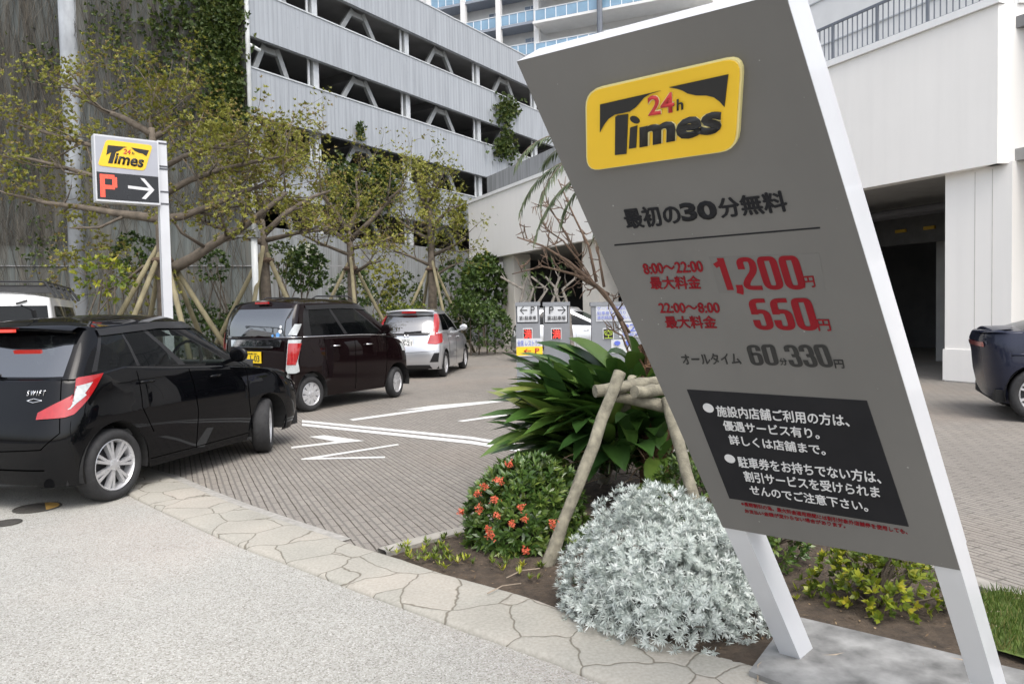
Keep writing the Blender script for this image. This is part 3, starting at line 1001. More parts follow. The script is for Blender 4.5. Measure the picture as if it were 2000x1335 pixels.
    def wheels(s, style='twin', steer=0.0):
        for xa, fr in ((s.xa, 0), (s.xb, 1)):
            for sg in (-1, 1):
                e = bpy.data.objects.new('wheel', None)
                COL.objects.link(e)
                e.parent = s.root
                e.location = (xa, sg * (s.W - .105), s.rad)
                e.rotation_euler = (0, 0, (0 if sg < 0 else math.pi) + (steer if fr else 0))
                R_, tw = s.rad, s.tw
                h = tw / 2
                rr_ = s.rim
                MB().lathe([(rr_ * .97, h * .75), (rr_ + .012, h * .97), ((rr_ + R_) / 2, h), (R_ - .018, h * .86), (R_ - .004, h * .6), (R_, h * .3), (R_, -h * .3), (R_ - .004, -h * .6), (R_ - .018, -h * .86), ((rr_ + R_) / 2, -h), (rr_ + .012, -h * .97), (rr_ * .97, -h * .75)], n=40).build('tyre', CM['rubber'], e, smooth=True)
                b = MB()
                yo = -h * .78
                b.lathe([(rr_, yo + .1), (rr_ + .002, yo), (rr_ - .008, yo - .006), (rr_ - .022, yo + .012), (rr_ - .026, yo + .08)], n=40)
                N = {'twin': 7, 'cap': 9, 'fine': 10}[style]
                for i in range(N):
                    t0 = 2 * math.pi * i / N
                    for dt in ((-.13, .13) if style == 'twin' else (0,)):
                        w0, w1 = (.0125, .018) if style == 'twin' else ((.03, .052) if style == 'cap' else (.016, .024))
                        def pp(r_, off, y):
                            c_, s_ = math.cos(t0 + dt * (r_ / rr_) ** .7), math.sin(t0 + dt * (r_ / rr_) ** .7)
                            return np.array([r_ * c_ - off * s_, y, r_ * s_ + off * c_])
                        r0, r1 = .035, rr_ - .012
                        b.hexa([pp(r0, -w0, yo + .04), pp(r1, -w1, yo + .05), pp(r1, w1, yo + .05), pp(r0, w0, yo + .04), pp(r0, -w0 * .8, yo + .004), pp(r1, -w1 * .75, yo + .006), pp(r1, w1 * .75, yo + .006), pp(r0, w0 * .8, yo + .004)])
                b.lathe([(.001, yo - .006), (.03, yo - .004), (.05, yo + .004), (.055, yo + .04)], n=20)
                for i in range(5):
                    t0 = 2 * math.pi * (i + .5) / 5
                    b.disc((.042 * math.cos(t0), yo - .0, .042 * math.sin(t0)), (0, -1, 0), .008, 8, .008)
                b.build('rim', CM['rim'], e, smooth=True, angle=35)
                MB().disc((0, yo + .075, 0), (0, -1, 0), rr_ - .01, 24).disc((0, h * .7, 0), (0, 1, 0), rr_, 24).build('brake_disc', CM['hubd'], e)
    def mirror(s, x, mat):
        for sg in (-1, 1):
            z = s.T(s.top, x) + .1
            b = MB()
            c = np.array([x, sg * (s.W + .06), z])
            rows = []
            for t in np.linspace(0, math.pi, 9):
                rows.append([c + np.array([-.055 * math.cos(t) if math.cos(t) < 0 else -.02 * math.cos(t), .105 * math.sin(t) ** .6 * math.cos(a), .075 * math.sin(t) ** .6 * math.sin(a)]) for a in np.linspace(0, 2 * math.pi, 16, endpoint=False)])
            b.grid(rows, close=True)
            b.beam(c + np.array([0, -sg * .06, -.05]), c + np.array([.02, -sg * .2, -.09]), .05, .03)
            b.build('wing_mirror', mat, s.root, smooth=True, angle=50)
    def handle(s, x, z, mat):
        for sg in (-1, 1):
            P = [s.surf(s.f_x(x + d, z), z, o_, sg) for d, o_ in ((-.08, .004), (-.07, .03), (0, .036), (.07, .03), (.08, .004))]
            MB().tube(P, [.008, .011, .012, .011, .008], 6).build('door_handle', mat, s.root, smooth=True)
    def doors(s, xs, mat=None):
        for sg in (-1, 1):
            for pts in xs: s.line(pts, 'door_seam', mat or CM['gap'], .0035, .0005, sg)
    def place(s, loc, heading):
        s.root.location = tuple(map(float, loc))
        s.root.rotation_euler = (0, 0, heading)
    def flat_plate(s, y0, z, w, h, mat, text, tmat, name='licence_plate', sub=None):
        x = s.S0(s.f_y(abs(y0), z), z)[0] - .022
        o = MB().box((x, y0, z), (.012, w, h)).build(name, mat, s.root)
        x -= .0065
        text_on(text, (x, y0 + w * .42, z + h * .18), (x, y0 - w * .42, z + h * .18), (x, y0 + w * .42, z - h * .38), (-1, 0, 0), tmat, o, 'plate_number', .01)
        if sub: text_on(sub, (x, y0 + w * .28, z + h * .42), (x, y0 - w * .28, z + h * .42), (x, y0 + w * .28, z + h * .24), (-1, 0, 0), tmat, o, 'plate_region', .005)
        return o
def heading_of(a, b):
    return math.atan2(b[1] - a[1], b[0] - a[0])
def locate(car, contact, hd, x_at, y_at, sy=1.0, sz=1.0):
    c, s_ = math.cos(hd), math.sin(hd)
    y_at *= sy
    car.root.scale = (1, sy, sz)
    for e in car.root.children:                       # wheels stay round
        if e.type == 'EMPTY': e.location.z, e.scale = e.location.z / sz, (1, 1 / sy, 1 / sz)
    return (contact[0] - (c * x_at - s_ * y_at), contact[1] - (s_ * x_at + c * y_at), 0)

# --- black hatchback in front
hat = Car(L=3.66, W=.845, H=1.51, sill=.2, xa=.56, xb=2.74, arch=.345, rad=.3, tw=.19, rim=.215, rl=.42, fl=.62, nr=4.2, nf=2.9, grl=.2, gfl=.62, gnr=4.5, gnf=2.6,
          xr=[(.15, .075), (.3, .03), (.5, 0), (.62, .01), (.72, .05), (.85, .1), (1.0, .15), (1.1, .19)], xf=[(.15, 3.52), (.35, 3.66), (.55, 3.66), (.7, 3.6), (.85, 3.44), (1.0, 3.12)],
          w=[(.15, .822), (.3, .834), (.5, .846), (.68, .85), (.85, .838), (1.0, .805), (1.1, .775)], top=[(0, 1.0), (.3, 1.03), (.7, 1.075), (1.4, 1.03), (2.2, .99), (2.6, .95), (3.0, .90), (3.4, .80), (3.66, .70)],
          gxr=[(0, .18), (1, .47)], gxf=[(0, 2.92), (1, 1.98)], gw=[(0, .775), (.5, .70), (1, .60)], rail=[(0, 1.385), (.5, 1.40), (1.2, 1.44), (1.9, 1.43), (2.4, 1.38)], crown=.075, hood_crown=.05, deck=0, cowl=2.55,
          rw=.76, wv=(.06, .86), wband=(.01, .97), wins=((.04, .27), (.29, .55), (.60, .96)), wsf=.2, fglass=CM['clear'])
hat.root = empty('black_hatchback', 'shiny black hatchback nearest the viewer with its front wheel turned and red tail lamp', 'car')
hat.shell(CM['black'])
hat.wheels('twin', .5)
hat.mirror(2.12, CM['black'])
hat.handle(.93, .93, CM['black']); hat.handle(1.83, .9, CM['black'])
hat.doors([[('x', .98, .5), ('x', .86, .72), ('x', .86, 1.03)], [('x', 1.53, .26), ('x', 1.56, .6), ('x', 1.5, 1.0)], [('x', 2.42, .3), ('x', 2.36, .6), ('x', 2.36, .95)], [('x', .95, .27), ('x', 2.35, .27)]])
for sg in (-1, 1):
    l_ = hat.patch([('y', .56, .72), ('y', .75, .73), ('x', .2, .75), ('x', .34, .88)], [('y', .56, .77), ('y', .76, .9), ('x', .28, 1.02), ('x', .5, 1.04)], 'tail_lamp', CM['red'], .012, sg, 8, 20)
    hat.patch([('y', .75, .785), ('x', .19, .79), ('x', .25, .85)], [('y', .8, .885), ('x', .26, .955), ('x', .38, .98)], 'reversing_lens', CM['clearl'], .016, sg, 6, 12, l_)
    hat.patch([('x', 3.1, .78), ('x', 3.32, .7), ('x', 3.5, .64)], [('x', 2.86, .905), ('x', 3.22, .85), ('x', 3.46, .76)], 'headlamp', CM['clearl'], .01, sg)
    v_ = hat.patch([('x', .62, 1.33), ('x', 1.3, 1.375), ('x', 1.95, 1.36), ('x', 2.18, 1.25)], [('x', .62, 1.385), ('x', 1.3, 1.435), ('x', 1.98, 1.42), ('x', 2.25, 1.28)], 'wind_deflector', CM['trim'], .014, sg, 3, 24)
    hat.line([('x', .62, 1.385), ('x', 1.3, 1.43), ('x', 1.98, 1.415)], 'roof_moulding', CM['trim'], .006, .002, sg)
b = MB()
rows = []
for t in np.linspace(-1, 1, 15):
    y = .6 * t
    rows.append([(.56, y, 1.435 + .045 * (1 - t * t)), (.36 + .1 * t * t, y, 1.415 + .04 * (1 - t * t)), (.27 + .12 * t * t, y, 1.385 + .035 * (1 - t * t)), (.29 + .12 * t * t, y, 1.362 + .035 * (1 - t * t)), (.46, y, 1.37 + .03 * (1 - t * t))])
b.grid(rows)
sp = b.build('roof_spoiler', CM['black'], hat.root, smooth=True, angle=40)
MB().box((.268, 0, 1.392), (.03, .3, .022)).build('brake_light', LAMP_RED, sp)
hat.line([('y', .1, 1.03), ('y', -.1, 1.06), ('y', -.3, 1.1)], 'wiper', CM['trim'], .012, .03, -1)
MB().tube([(.6, -.0, 1.5), (.58, 0, 1.56)], .018, 6).tube([(.58, 0, 1.555), (.47, 0, 1.60)], .005, 5).build('aerial', CM['trim'], hat.root)
hat.line([('y', .62, .34), ('y', -.62, .34)], 'bumper_seam', CM['gap'], .006, .0, -1, 20)
hat.line([('y', -.745, .62), ('y', -.62, .5), ('y', -.5, .48)], 'tailgate_seam', CM['gap'], .004, 0, -1)
hat.line([('y', .66, 1.02), ('y', .745, .62), ('y', .62, .5), ('y', 0, .47)], 'tailgate_seam', CM['gap'], .004, 0, -1)
def badge(car, text, y0, y1, z0, z1, mat, name='badge', off=.004):
    P = lambda y, z: car.pt(('y', y, z), 0, -1)
    a, b_, c = P(y0, z1), P(y1, z1), P(y0, z0)
    n_ = np.cross(b_ - a, c - a)
    n_ = n_ if n_[0] < 0 else -n_
    return text_on(text, a, b_, c, n_, mat, car.root, name, .004, off + .002, .003)
badge(hat, 'S W I F T', .42, .575, .895, .935, CM['chrome'])
hat.line([('y', .43, .86), ('y', .49, .875), ('y', .56, .86), ('y', .49, .845), ('y', .43, .86)], 'badge', CM['chrome'], .004, .004, -1)
ctA, ctB = G(215, 976), G(557, 868)
hdA = heading_of(ctA, ctB)
hat.place(locate(hat, ctA, hdA, hat.xa, -(hat.W - .1), 1.0, 1.025), hdA)

# --- dark maroon tall wagon
kei = Car(L=3.02, W=.738, H=1.655, sill=.2, xa=.43, xb=2.5, arch=.31, rad=.278, tw=.16, rim=.185, rl=.2, fl=.5, nr=5.0, nf=3.2, grl=.2, gfl=.5, gnr=5.0, gnf=2.8,
          xr=[(.15, .08), (.3, .02), (.5, 0), (.9, .02), (1.1, .05)], xf=[(.15, 2.94), (.4, 3.02), (.7, 3.0), (.85, 2.93), (1.05, 2.75)],
          w=[(.15, .69), (.35, .725), (.6, .738), (.9, .735), (1.06, .715)], top=[(0, 1.08), (1.5, 1.07), (2.2, 1.05), (2.5, 1.02), (2.8, .95), (3.02, .84)],
          gxr=[(0, .05), (.6, .1), (1, .22)], gxf=[(0, 2.82), (1, 1.9)], gw=[(0, .715), (.5, .68), (1, .615)], rail=[(0, 1.55), (1.0, 1.575), (1.9, 1.55), (2.3, 1.5)], crown=.085, hood_crown=.04, deck=0, cowl=2.45,
          rw=.8, wv=(.07, .88), wband=(.02, .97), wins=((.1, .46), (.50, .94)), wsf=.18, fglass=CM['tint'])
kei.root = empty('kei_wagon', 'tall dark maroon wagon with a chrome belt strip and yellow number plate', 'car')
kei.shell(CM['maroon'])
kei.wheels('cap', .25)
kei.mirror(2.1, CM['maroon'])
kei.handle(.95, .93, CM['chrome']); kei.handle(1.72, .92, CM['chrome'])
kei.doors([[('x', .78, .5), ('x', .72, .75), ('x', .72, 1.06)], [('x', 1.4, .25), ('x', 1.4, .7), ('x', 1.4, 1.05)], [('x', 2.15, .25), ('x', 2.2, .7), ('x', 2.2, 1.03)]])
for sg in (-1, 1):
    kei.line([('y', .72, 1.085), ('x', .3, 1.085), ('x', 1.5, 1.077), ('x', 2.2, 1.055)], 'belt_strip', CM['chrome'], .009, .004, sg, 10)
    l_ = kei.patch([('y', .6, .58), ('y', .71, .58), ('x', .16, .6)], [('y', .62, 1.05), ('y', .72, 1.05), ('x', .12, 1.05)], 'tail_lamp', CM['clearl'], .012, sg, 6, 10)
    kei.patch([('y', .62, .7), ('y', .71, .7), ('x', .1, .7)], [('y', .63, 1.0), ('y', .715, 1.0), ('x', .09, 1.0)], 'red_lens', CM['red'], .018, sg, 6, 10, l_)
    kei.patch([('y', .61, 1.12), ('y', .69, 1.11), ('x', .17, 1.12)], [('y', .66, 1.27), ('y', .7, 1.27), ('x', .16, 1.24)], 'indicator_lamp', CM['clearl'], .014, sg, 4, 8)
    kei.patch([('x', 2.62, .78), ('x', 2.8, .76), ('x', 2.92, .74)], [('x', 2.55, .9), ('x', 2.75, .9), ('x', 2.9, .86)], 'headlamp', CM['clearl'], .012, sg)
    kei.patch([('x', .42, 1.47), ('x', 1.2, 1.49), ('x', 1.95, 1.45)], [('x', .42, 1.535), ('x', 1.2, 1.555), ('x', 1.9, 1.53)], 'wind_deflector', CM['trim'], .014, sg, 3, 18)
kei.patch([('y', -.5, .95), ('y', .5, .95)], [('y', -.52, 1.05), ('y', .52, 1.05)], 'garnish', CM['chrome'], .012, -1, 4, 20)
kei.line([('y', .36, .94), ('y', -.36, .94)], 'handle_recess', CM['trim'], .018, .012, -1, 12)
badge(kei, 'U', -.03, .05, .965, 1.035, CM['trim'], off=.014)
kei.line([('y', -.03, 1.035), ('y', -.035, .985), ('y', .0, .965), ('y', .045, .965), ('y', .055, 1.035)], 'emblem', CM['trim'], .005, .02, -1, 3)
kei.flat_plate(.02, .8, .33, .165, CM['platey'], '・1-03', CM['ink'], sub='沖縄 581')
MB().box((.19, 0, 1.585), (.03, .26, .03)).build('brake_light', CM['red'], kei.root)
kei.line([('y', .1, 1.1), ('y', .5, 1.09)], 'wiper', CM['trim'], .009, .02, 1, 6)
for y_, z_, r_, m_ in ((.47, 1.17, .03, 'sticker'), (.47, 1.235, .022, 'sticker'), (.43, 1.12, .035, 'stickerb'), (.33, 1.11, .02, 'stickerb')):
    c_ = kei.pt(('y', y_, z_), .006, -1)
    MB().disc(c_, (-1, -.1, .1), r_, 14, .002).build('window_sticker', CM[m_], kei.root)
rl_ = MB()
for sg in (-1, 1): rl_.tube([(.7, sg * .52, 1.64), (.78, sg * .52, 1.675), (1.5, sg * .52, 1.68), (1.6, sg * .52, 1.64)], .012, 6)
rl_.build('roof_rail', CM['trim'], kei.root)
ctA, ctB = G(605, 803), G(785, 773)
hdB = heading_of(ctA, ctB)
kei.place(locate(kei, ctA, hdB, kei.xa, -(kei.W - .09), 1.13, 1.085), hdB)

# --- silver hatchback
fit = Car(L=3.9, W=.845, H=1.54, sill=.2, xa=.6, xb=3.1, arch=.335, rad=.3, tw=.18, rim=.205, rl=.34, fl=.7, nr=4.0, nf=2.7, grl=.32, gfl=.7, gnr=3.6, gnf=2.6,
          xr=[(.15, .12), (.3, .04), (.5, 0), (.65, .02), (.8, .07), (.95, .11), (1.1, .16)], xf=[(.15, 3.8), (.35, 3.9), (.6, 3.88), (.8, 3.7), (1.0, 3.3)],
          w=[(.15, .8), (.3, .83), (.55, .845), (.75, .842), (.9, .81), (1.05, .77)], top=[(0, .98), (.6, 1.03), (1.6, 1.0), (2.6, .96), (3.2, .88), (3.6, .78), (3.9, .66)],
          gxr=[(0, .14), (.5, .27), (1, .5)], gxf=[(0, 3.3), (1, 2.1)], gw=[(0, .76), (.5, .7), (1, .59)], rail=[(0, 1.42), (.8, 1.45), (1.8, 1.47), (2.5, 1.4)], crown=.075, hood_crown=.05, deck=0, cowl=2.9,
          rw=.72, wv=(.06, .88), wband=(.05, .97), wins=((.08, .4), (.44, .94)), wsf=.18, fglass=CM['tint'])
def fit_details(car, paint_, plate):
    car.shell(paint_)
    car.wheels('fine', 0.0)
    car.mirror(2.45, paint_)
    car.handle(1.15, .88, paint_); car.handle(2.1, .86, paint_)
    car.doors([[('x', 1.0, .5), ('x', .95, .75), ('x', .95, 1.0)], [('x', 1.8, .25), ('x', 1.78, 1.0)], [('x', 2.75, .3), ('x', 2.7, .94)]])
    for sg in (-1, 1):
        car.patch([('y', .5, .76), ('y', .7, .74), ('x', .26, .79)], [('y', .56, .95), ('y', .73, .97), ('x', .4, .98)], 'tail_lamp', CM['red'], .014, sg, 6, 12)
        car.patch([('y', .62, .93), ('y', .735, .95)], [('y', .56, 1.4), ('y', .62, 1.4)], 'pillar_lamp', CM['red'], .016, sg, 8, 5)
        car.patch([('y', .55, .36), ('y', .74, .36)], [('y', .66, .56), ('y', .77, .56)], 'bumper_vent', CM['trim'], .006, sg, 4, 5)
    car.patch([('y', -.5, .94), ('y', .5, .94)], [('y', -.56, .995), ('y', .56, .995)], 'window_sill', CM['trim'], .01, -1, 3, 20)
    car.patch([('y', -.6, .215), ('y', .6, .215)], [('y', -.55, .3), ('y', .55, .3)], 'diffuser', CM['trim'], .008, -1, 3, 20)
    car.line([('y', .68, .6), ('y', 0, .57), ('y', -.68, .6)], 'bumper_seam', CM['under'], .004, 0, -1, 16)
    car.line([('y', -.05, .99), ('y', .35, 1.02)], 'wiper', CM['trim'], .014, .025, -1, 8)
    badge(car, 'H', -.05, .05, .905, .965, CM['chrome'], 'emblem', .012)
    MB().box((.42, 0, 1.45), (.05, .34, .04)).build('brake_light', CM['red'], car.root)
    if plate: car.flat_plate(.0, .79, .33, .165, CM['platew'], '85-21', CM['ink'], sub='沖縄 501')
    rows = []
    for t in np.linspace(-1, 1, 13):
        y = .58 * t
        rows.append([(.62, y, 1.49 + .04 * (1 - t * t)), (.4 + .1 * t * t, y, 1.475 + .035 * (1 - t * t)), (.38 + .1 * t * t, y, 1.455 + .03 * (1 - t * t)), (.55, y, 1.44 + .03 * (1 - t * t))])
    MB().grid(rows).build('roof_spoiler', paint_, car.root, smooth=True, angle=40)
    MB().tube([(.75, 0, 1.53), (.7, 0, 1.585)], .014, 6).build('aerial', CM['trim'], car.root)
fit.root = empty('silver_hatchback', 'silver hatchback farthest along the drive with tall red tail lamps', 'car')
fit_details(fit, CM['silver'], True)
fit.flat = None
hdC = math.radians(90 - 7)
fit.place(locate(fit, G(866, 735), hdC, fit.xa, -(fit.W - .1), 1.0, 1.06), hdC)
# a second silver car half hidden by the ticket signs
f2 = copy_tree(fit.root)
f2['label'] = 'silver car mostly hidden behind the grey car park direction boards'
f2.name = 'silver_hatchback'
f2.location = (.02, 22.6, 0)
f2.rotation_euler = (0, 0, math.radians(8))

# --- white van with roof rack
van = Car(rglass='tint', L=3.4, W=.74, H=1.9, sill=.2, xa=.6, xb=2.9, arch=.31, rad=.28, tw=.16, rim=.18, rl=.16, fl=.4, nr=6.0, nf=3.4, grl=.16, gfl=.4, gnr=6.0, gnf=3.2,
          xr=[(.15, .06), (.5, 0), (1.2, .02)], xf=[(.15, 3.36), (.5, 3.4), (1.0, 3.3), (1.2, 3.2)], w=[(.15, .7), (.5, .738), (1.0, .74), (1.2, .73)], top=[(0, 1.18), (3.0, 1.16), (3.4, 1.05)],
          gxr=[(0, .02), (1, .12)], gxf=[(0, 3.3), (1, 2.6)], gw=[(0, .73), (1, .66)], rail=[(0, 1.8), (3.4, 1.8)], crown=.08, hood_crown=.03, deck=0, cowl=3.0,
          rw=.82, wv=(.06, .84), wband=(.06, .97), wins=((.1, .44), (.5, .94)), wsf=.18, fglass=CM['tint'])
van.root = empty('white_van', 'white van with a black roof rack seen over the hatchback roof', 'van')
van.shell(CM['white'])
van.wheels('cap')
van.mirror(2.75, CM['trim'])
r_ = MB()
for sg in (-1, 1):
    r_.tube([(.2, sg * .6, 1.95), (2.6, sg * .6, 1.95)], .016, 6).tube([(.2, sg * .6, 2.0), (2.6, sg * .6, 2.0)], .014, 6)
    for x_ in (.2, .7, 1.3, 1.9, 2.5): r_.tube([(x_, sg * .72, 1.8), (x_, sg * .66, 1.9), (x_, sg * .6, 2.0)], .018, 6)
for x_ in np.linspace(.2, 2.6, 9): r_.tube([(x_, -.6, 1.945), (x_, .6, 1.945)], .012, 6)
r_.tube([(.2, -.6, 2.0), (.2, .6, 2.0)], .014, 6)
r_.build('roof_rack', CM['trim'], van.root)
MB().box((.1, .02, 1.765), (.03, .24, .035)).build('brake_light', CM['red'], van.root)
van.line([('y', .3, 1.72), ('y', .42, 1.76)], 'wiper', CM['trim'], .012, .02, -1)
for sg in (-1, 1): van.patch([('y', .64, .7), ('y', .71, .7), ('x', .12, .7)], [('y', .64, 1.05), ('y', .71, 1.05), ('x', .12, 1.05)], 'tail_lamp', CM['red'], .012, sg)
vc = atY(112, 650, 9.3)
hdD = math.radians(90 + 24)
van.place(locate(van, vc, hdD, 0, -.74, 1.0, 1.0), hdD)

# --- black minivan half hidden beyond the maroon wagon
blk = Car(**{k: v for k, v in kei.__dict__.items() if k not in ('root', 'body')})
blk.root = empty('black_minivan', 'black minivan almost hidden behind the left side of the maroon wagon', 'car')
blk.shell(CM['black'])
blk.wheels('cap')
for sg in (-1, 1): blk.patch([('y', .6, .58), ('y', .71, .58), ('x', .16, .6)], [('y', .62, 1.05), ('y', .72, 1.05), ('x', .12, 1.05)], 'tail_lamp', CM['red'], .012, sg)
blk.root.scale = (1.15, 1.12, 1.13)
p_ = atY(398, 640, 15.2)
blk.place((p_[0] + .75, p_[1] + .2, 0), math.radians(58))

# --- dark saloon cut by the right edge
sal = Car(L=4.5, W=.9, H=1.56, sill=.22, xa=.62, xb=3.3, arch=.385, rad=.345, tw=.22, rim=.245, rl=.36, fl=.8, nr=3.2, nf=2.8, grl=.4, gfl=.8, gnr=3.0, gnf=2.6,
          xr=[(.15, .2), (.35, .1), (.6, .05), (.85, .03), (1.0, 0), (1.1, .03), (1.2, .1)], xf=[(.15, 4.4), (.4, 4.5), (.7, 4.42), (.9, 4.2)], w=[(.15, .86), (.4, .89), (.7, .91), (.95, .89), (1.15, .84)],
          top=[(0, 1.12), (.7, 1.13), (1.8, 1.06), (3.0, 1.0), (3.8, .93), (4.5, .75)], gxr=[(0, .22), (1, 1.3)], gxf=[(0, 3.6), (1, 2.4)], gw=[(0, .82), (1, .62)], rail=[(0, 1.44), (2, 1.5), (3, 1.46)], crown=.07, hood_crown=.05, deck=.5, cowl=3.2,
          rw=.7, wv=(.1, .88), wband=(.04, .97), wins=((.12, .44), (.48, .93)), wsf=.2, fglass=CM['tint'])
sal.root = empty('dark_fastback', 'dark blue fastback car cut off by the right edge beside the white pillar', 'car')
sal.shell(CM['navy'])
sal.wheels('twin')
sal.handle(1.5, .95, CM['navy']); sal.handle(2.4, .93, CM['navy'])
sal.line([('x', .3, .84), ('x', 1.2, .88), ('x', 2.6, .84)], 'body_crease', CM['navy'], .02, -.008, -1)
sal.patch([('y', -.6, .93), ('y', .6, .93)], [('y', -.6, .99), ('y', .6, .99)], 'tail_lamp', CM['red'], .008, -1, 3, 20)
sal.patch([('y', .0, 1.1), ('y', .6, 1.1), ('x', .3, 1.11)], [('y', .0, 1.14), ('y', .6, 1.14), ('x', .35, 1.14)], 'tail_spoiler', CM['navy'], .03, -1, 3, 16)
hdS = math.radians(-24)
sal.place(locate(sal, G(2032, 824), hdS, sal.xa, -(sal.W - .1)), hdS)
# a dark car inside the annexe
f3 = copy_tree(sal.root)
f3['label'] = 'dark car parked inside the unlit annexe entrance behind the big price board'
f3.location = tuple(ap(3.4, 0.0, -6.0))
f3.rotation_euler = (0, 0, math.radians(20))
# ------------------------------------------------------------------ big leaning price board
SM = dict(face=M('sign_grey', (.146, .142, .134), .42, .12, 1.6, metal=.1, stretch=(1, 1, .35)), frame=M('sign_white', (.55, .56, .58), .35, .04, 3, coat=.3), dkgrey=M('sign_charcoal', (.018, .018, .02), .8, .08, 6, spec=.15), black=M('sign_black', (.012, .012, .012), .5, .1, 8),
          red=M('sign_red', (.2, .006, .012), .6, .08, 9, spec=.2), white=M('sign_letter_white', (.62, .62, .62), .5, .05, 9), yellow=M('sign_yellow', (.82, .52, .02), .4, .05, 3), cream=M('sign_cream', (.75, .66, .3), .5, .05, 5), grey2=M('sign_light_grey', (.36, .37, .41), .45, .05, 4), redtext=M('sign_red_bright', (.5, .03, .03), .5, .08, 9),
          band=M('steel_band', (.1, .1, .11), .4, .1, 20, metal=.6), board=M('board_grey', (.2, .21, .225), .5, .06, 5), paper=M('paper_white', (.52, .535, .55), .6, .03, 8), blue=M('ink_blue', (.1, .14, .5), .5, .1, 9), speck=M('droppings', (.3, .3, .28), .8, .2, 40))
dS = sight(-700, 643); dS[2] = 0; dS = nrm(dS)
SU = -dS
SN0 = np.array([-dS[1], dS[0], 0]); SN0 = SN0 if SN0[1] < 0 else -SN0
SO = G(1510, 1272, .06)
SN = nrm(SN0 + np.array([0, 0, -.6]))
SV = np.cross(SU, SN); SV = SV if SV[2] > 0 else -SV
def sp(u, v, d=0.0):
    return SO + SU * u + SV * v + SN * d
def sx(px, py, d=0.0):
    return onP(px, py, SO + SN * d, SN)
big = empty('price_board', 'tall leaning grey parking price board on white legs with a yellow logo and red prices', 'sign', SO)
bi = Matrix.Translation(Vector(SO)).inverted()
def bpart(mb, name, mat, parent=None, **k_):
    o = mb.build(name, mat, parent or big, **k_)
    o.data.transform(bi)
    return o
TLq, TRq, BLq, BRq = (-.247, 2.537), (.538, 2.51), (-.052, .702), (.736, .704)
TH_ = .125
C4 = [TLq, TRq, BRq, BLq]
b = MB()
b.hexa([sp(*BLq, -.004), sp(*BRq, -.004), sp(*BRq, -TH_), sp(*BLq, -TH_), sp(*TLq, -.004), sp(*TRq, -.004), sp(*TRq, -TH_), sp(*TLq, -TH_)])
bpart(b, 'casing', SM['frame'])
bpart(MB().prism([sp(*q, -.0035) for q in C4], SN * .0035), 'face_panel', SM['face'])
b = MB()
for _ in range(46):
    a_, c_ = rng.random(), rng.random()
    u_ = BLq[0] + (TLq[0] - BLq[0]) * c_ + a_ * .76 + .01
    b.disc(sp(u_, .71 + c_ * 1.8, .0005), SN, .0008 + rng.random() ** 3 * .0028, 7)
bpart(b, 'bird_specks', SM['speck'])
for u0, u1, ub0, ub1 in ((-.05, .035, .012, .078), (.66, .736, .73, .80)):
    v1, base_z = .70, .058
    def foot(u, d):
        p, q = sp(u, 0, d), sp(u - .1, 1, d)
        t = (base_z - p[2]) / (q[2] - p[2])
        return p + (q - p) * t
    fu = lambda u: u + .0735
    fr = [foot(fu(u0), -.006), foot(fu(u1), -.006), foot(fu(u1), -.118), foot(fu(u0), -.118)]
    tp = [sp(u0, v1 + .004, -.006), sp(u1, v1 + .004, -.006), sp(u1, v1 + .004, -.118), sp(u0, v1 + .004, -.118)]
    bpart(MB().hexa(fr + tp), 'leg', SM['frame'])
def btext(body, TL, TR, BL, mat, name='lettering', bold=.014, lift=.001, thick=.0012, parent=None, d=0.0):
    return text_on(body, sx(*TL, d), sx(*TR, d), sx(*BL, d), SN, mat, parent or big, name, bold, lift, thick, pinv=bi)
# logo plate with rounded corners
def rounded(corners, r_, n=6):
    out = []
    m = len(corners)
    for i in range(m):
        p, a, c = np.asarray(corners[i], float), np.asarray(corners[i - 1], float), np.asarray(corners[(i + 1) % m], float)
        p0, p1 = p + nrm(a - p) * r_, p + nrm(c - p) * r_
        out += [(1 - t) ** 2 * p0 + 2 * t * (1 - t) * p + t * t * p1 for t in np.linspace(0, 1, n)]
    return out
pq = [sx(1152, 176), sx(1452, 107), sx(1440, 287), sx(1153, 329)]
logo = bpart(MB().prism(rounded(pq, .045), SN * .019), 'logo_plate', SM['yellow'])
bpart(MB().prism(rounded([p + nrm(p - sum(pq) / 4) * .006 for p in pq], .047), SN * .016), 'logo_rim', SM['cream'], logo)
z6 = lambda x, y: (1000 + x / 2.966, 50 + y / 2.966)
def bshape(pts, name, mat, d=.0195, parent=logo, th=.0025):
    return bpart(MB().prism([sx(*z6(*p), d) for p in pts], SN * th), name, mat, parent)
wingL = [(512, 457), (862, 377), (800, 396), (765, 418), (742, 446), (718, 473), (685, 497), (640, 507), (600, 514), (560, 540), (530, 580), (511, 618)]
wingR = [(912, 357), (1254, 282), (1232, 470), (1205, 440), (1170, 414), (1128, 404), (1070, 404), (1020, 393), (990, 376), (960, 366)]
bshape(wingL, 'logo_wing', SM['black']); bshape(wingR, 'logo_wing', SM['black'])
bshape([(600, 528), (612, 520), (674, 512), (664, 742), (598, 749)], 'logo_letter', SM['black'])
bshape([(686, 590), (727, 578), (720, 706), (679, 713)], 'logo_letter', SM['black'])
bshape([(713 + 27 * math.cos(t) - 8 * math.sin(t), 545 + 17 * math.sin(t) + 14 * math.cos(t)) for t in np.linspace(0, 6.1, 14)], 'logo_letter', SM['black'])
lt = dict(parent=logo, d=.0195, thick=.0022)
for bold, mat_, lf in ((.062, 'cream', .0006), (.042, 'black', .0022)):
    btext('mes', z6(742, 586), z6(1222, 486), z6(742, 706), SM[mat_], 'logo_lettering', bold, lf, **lt)
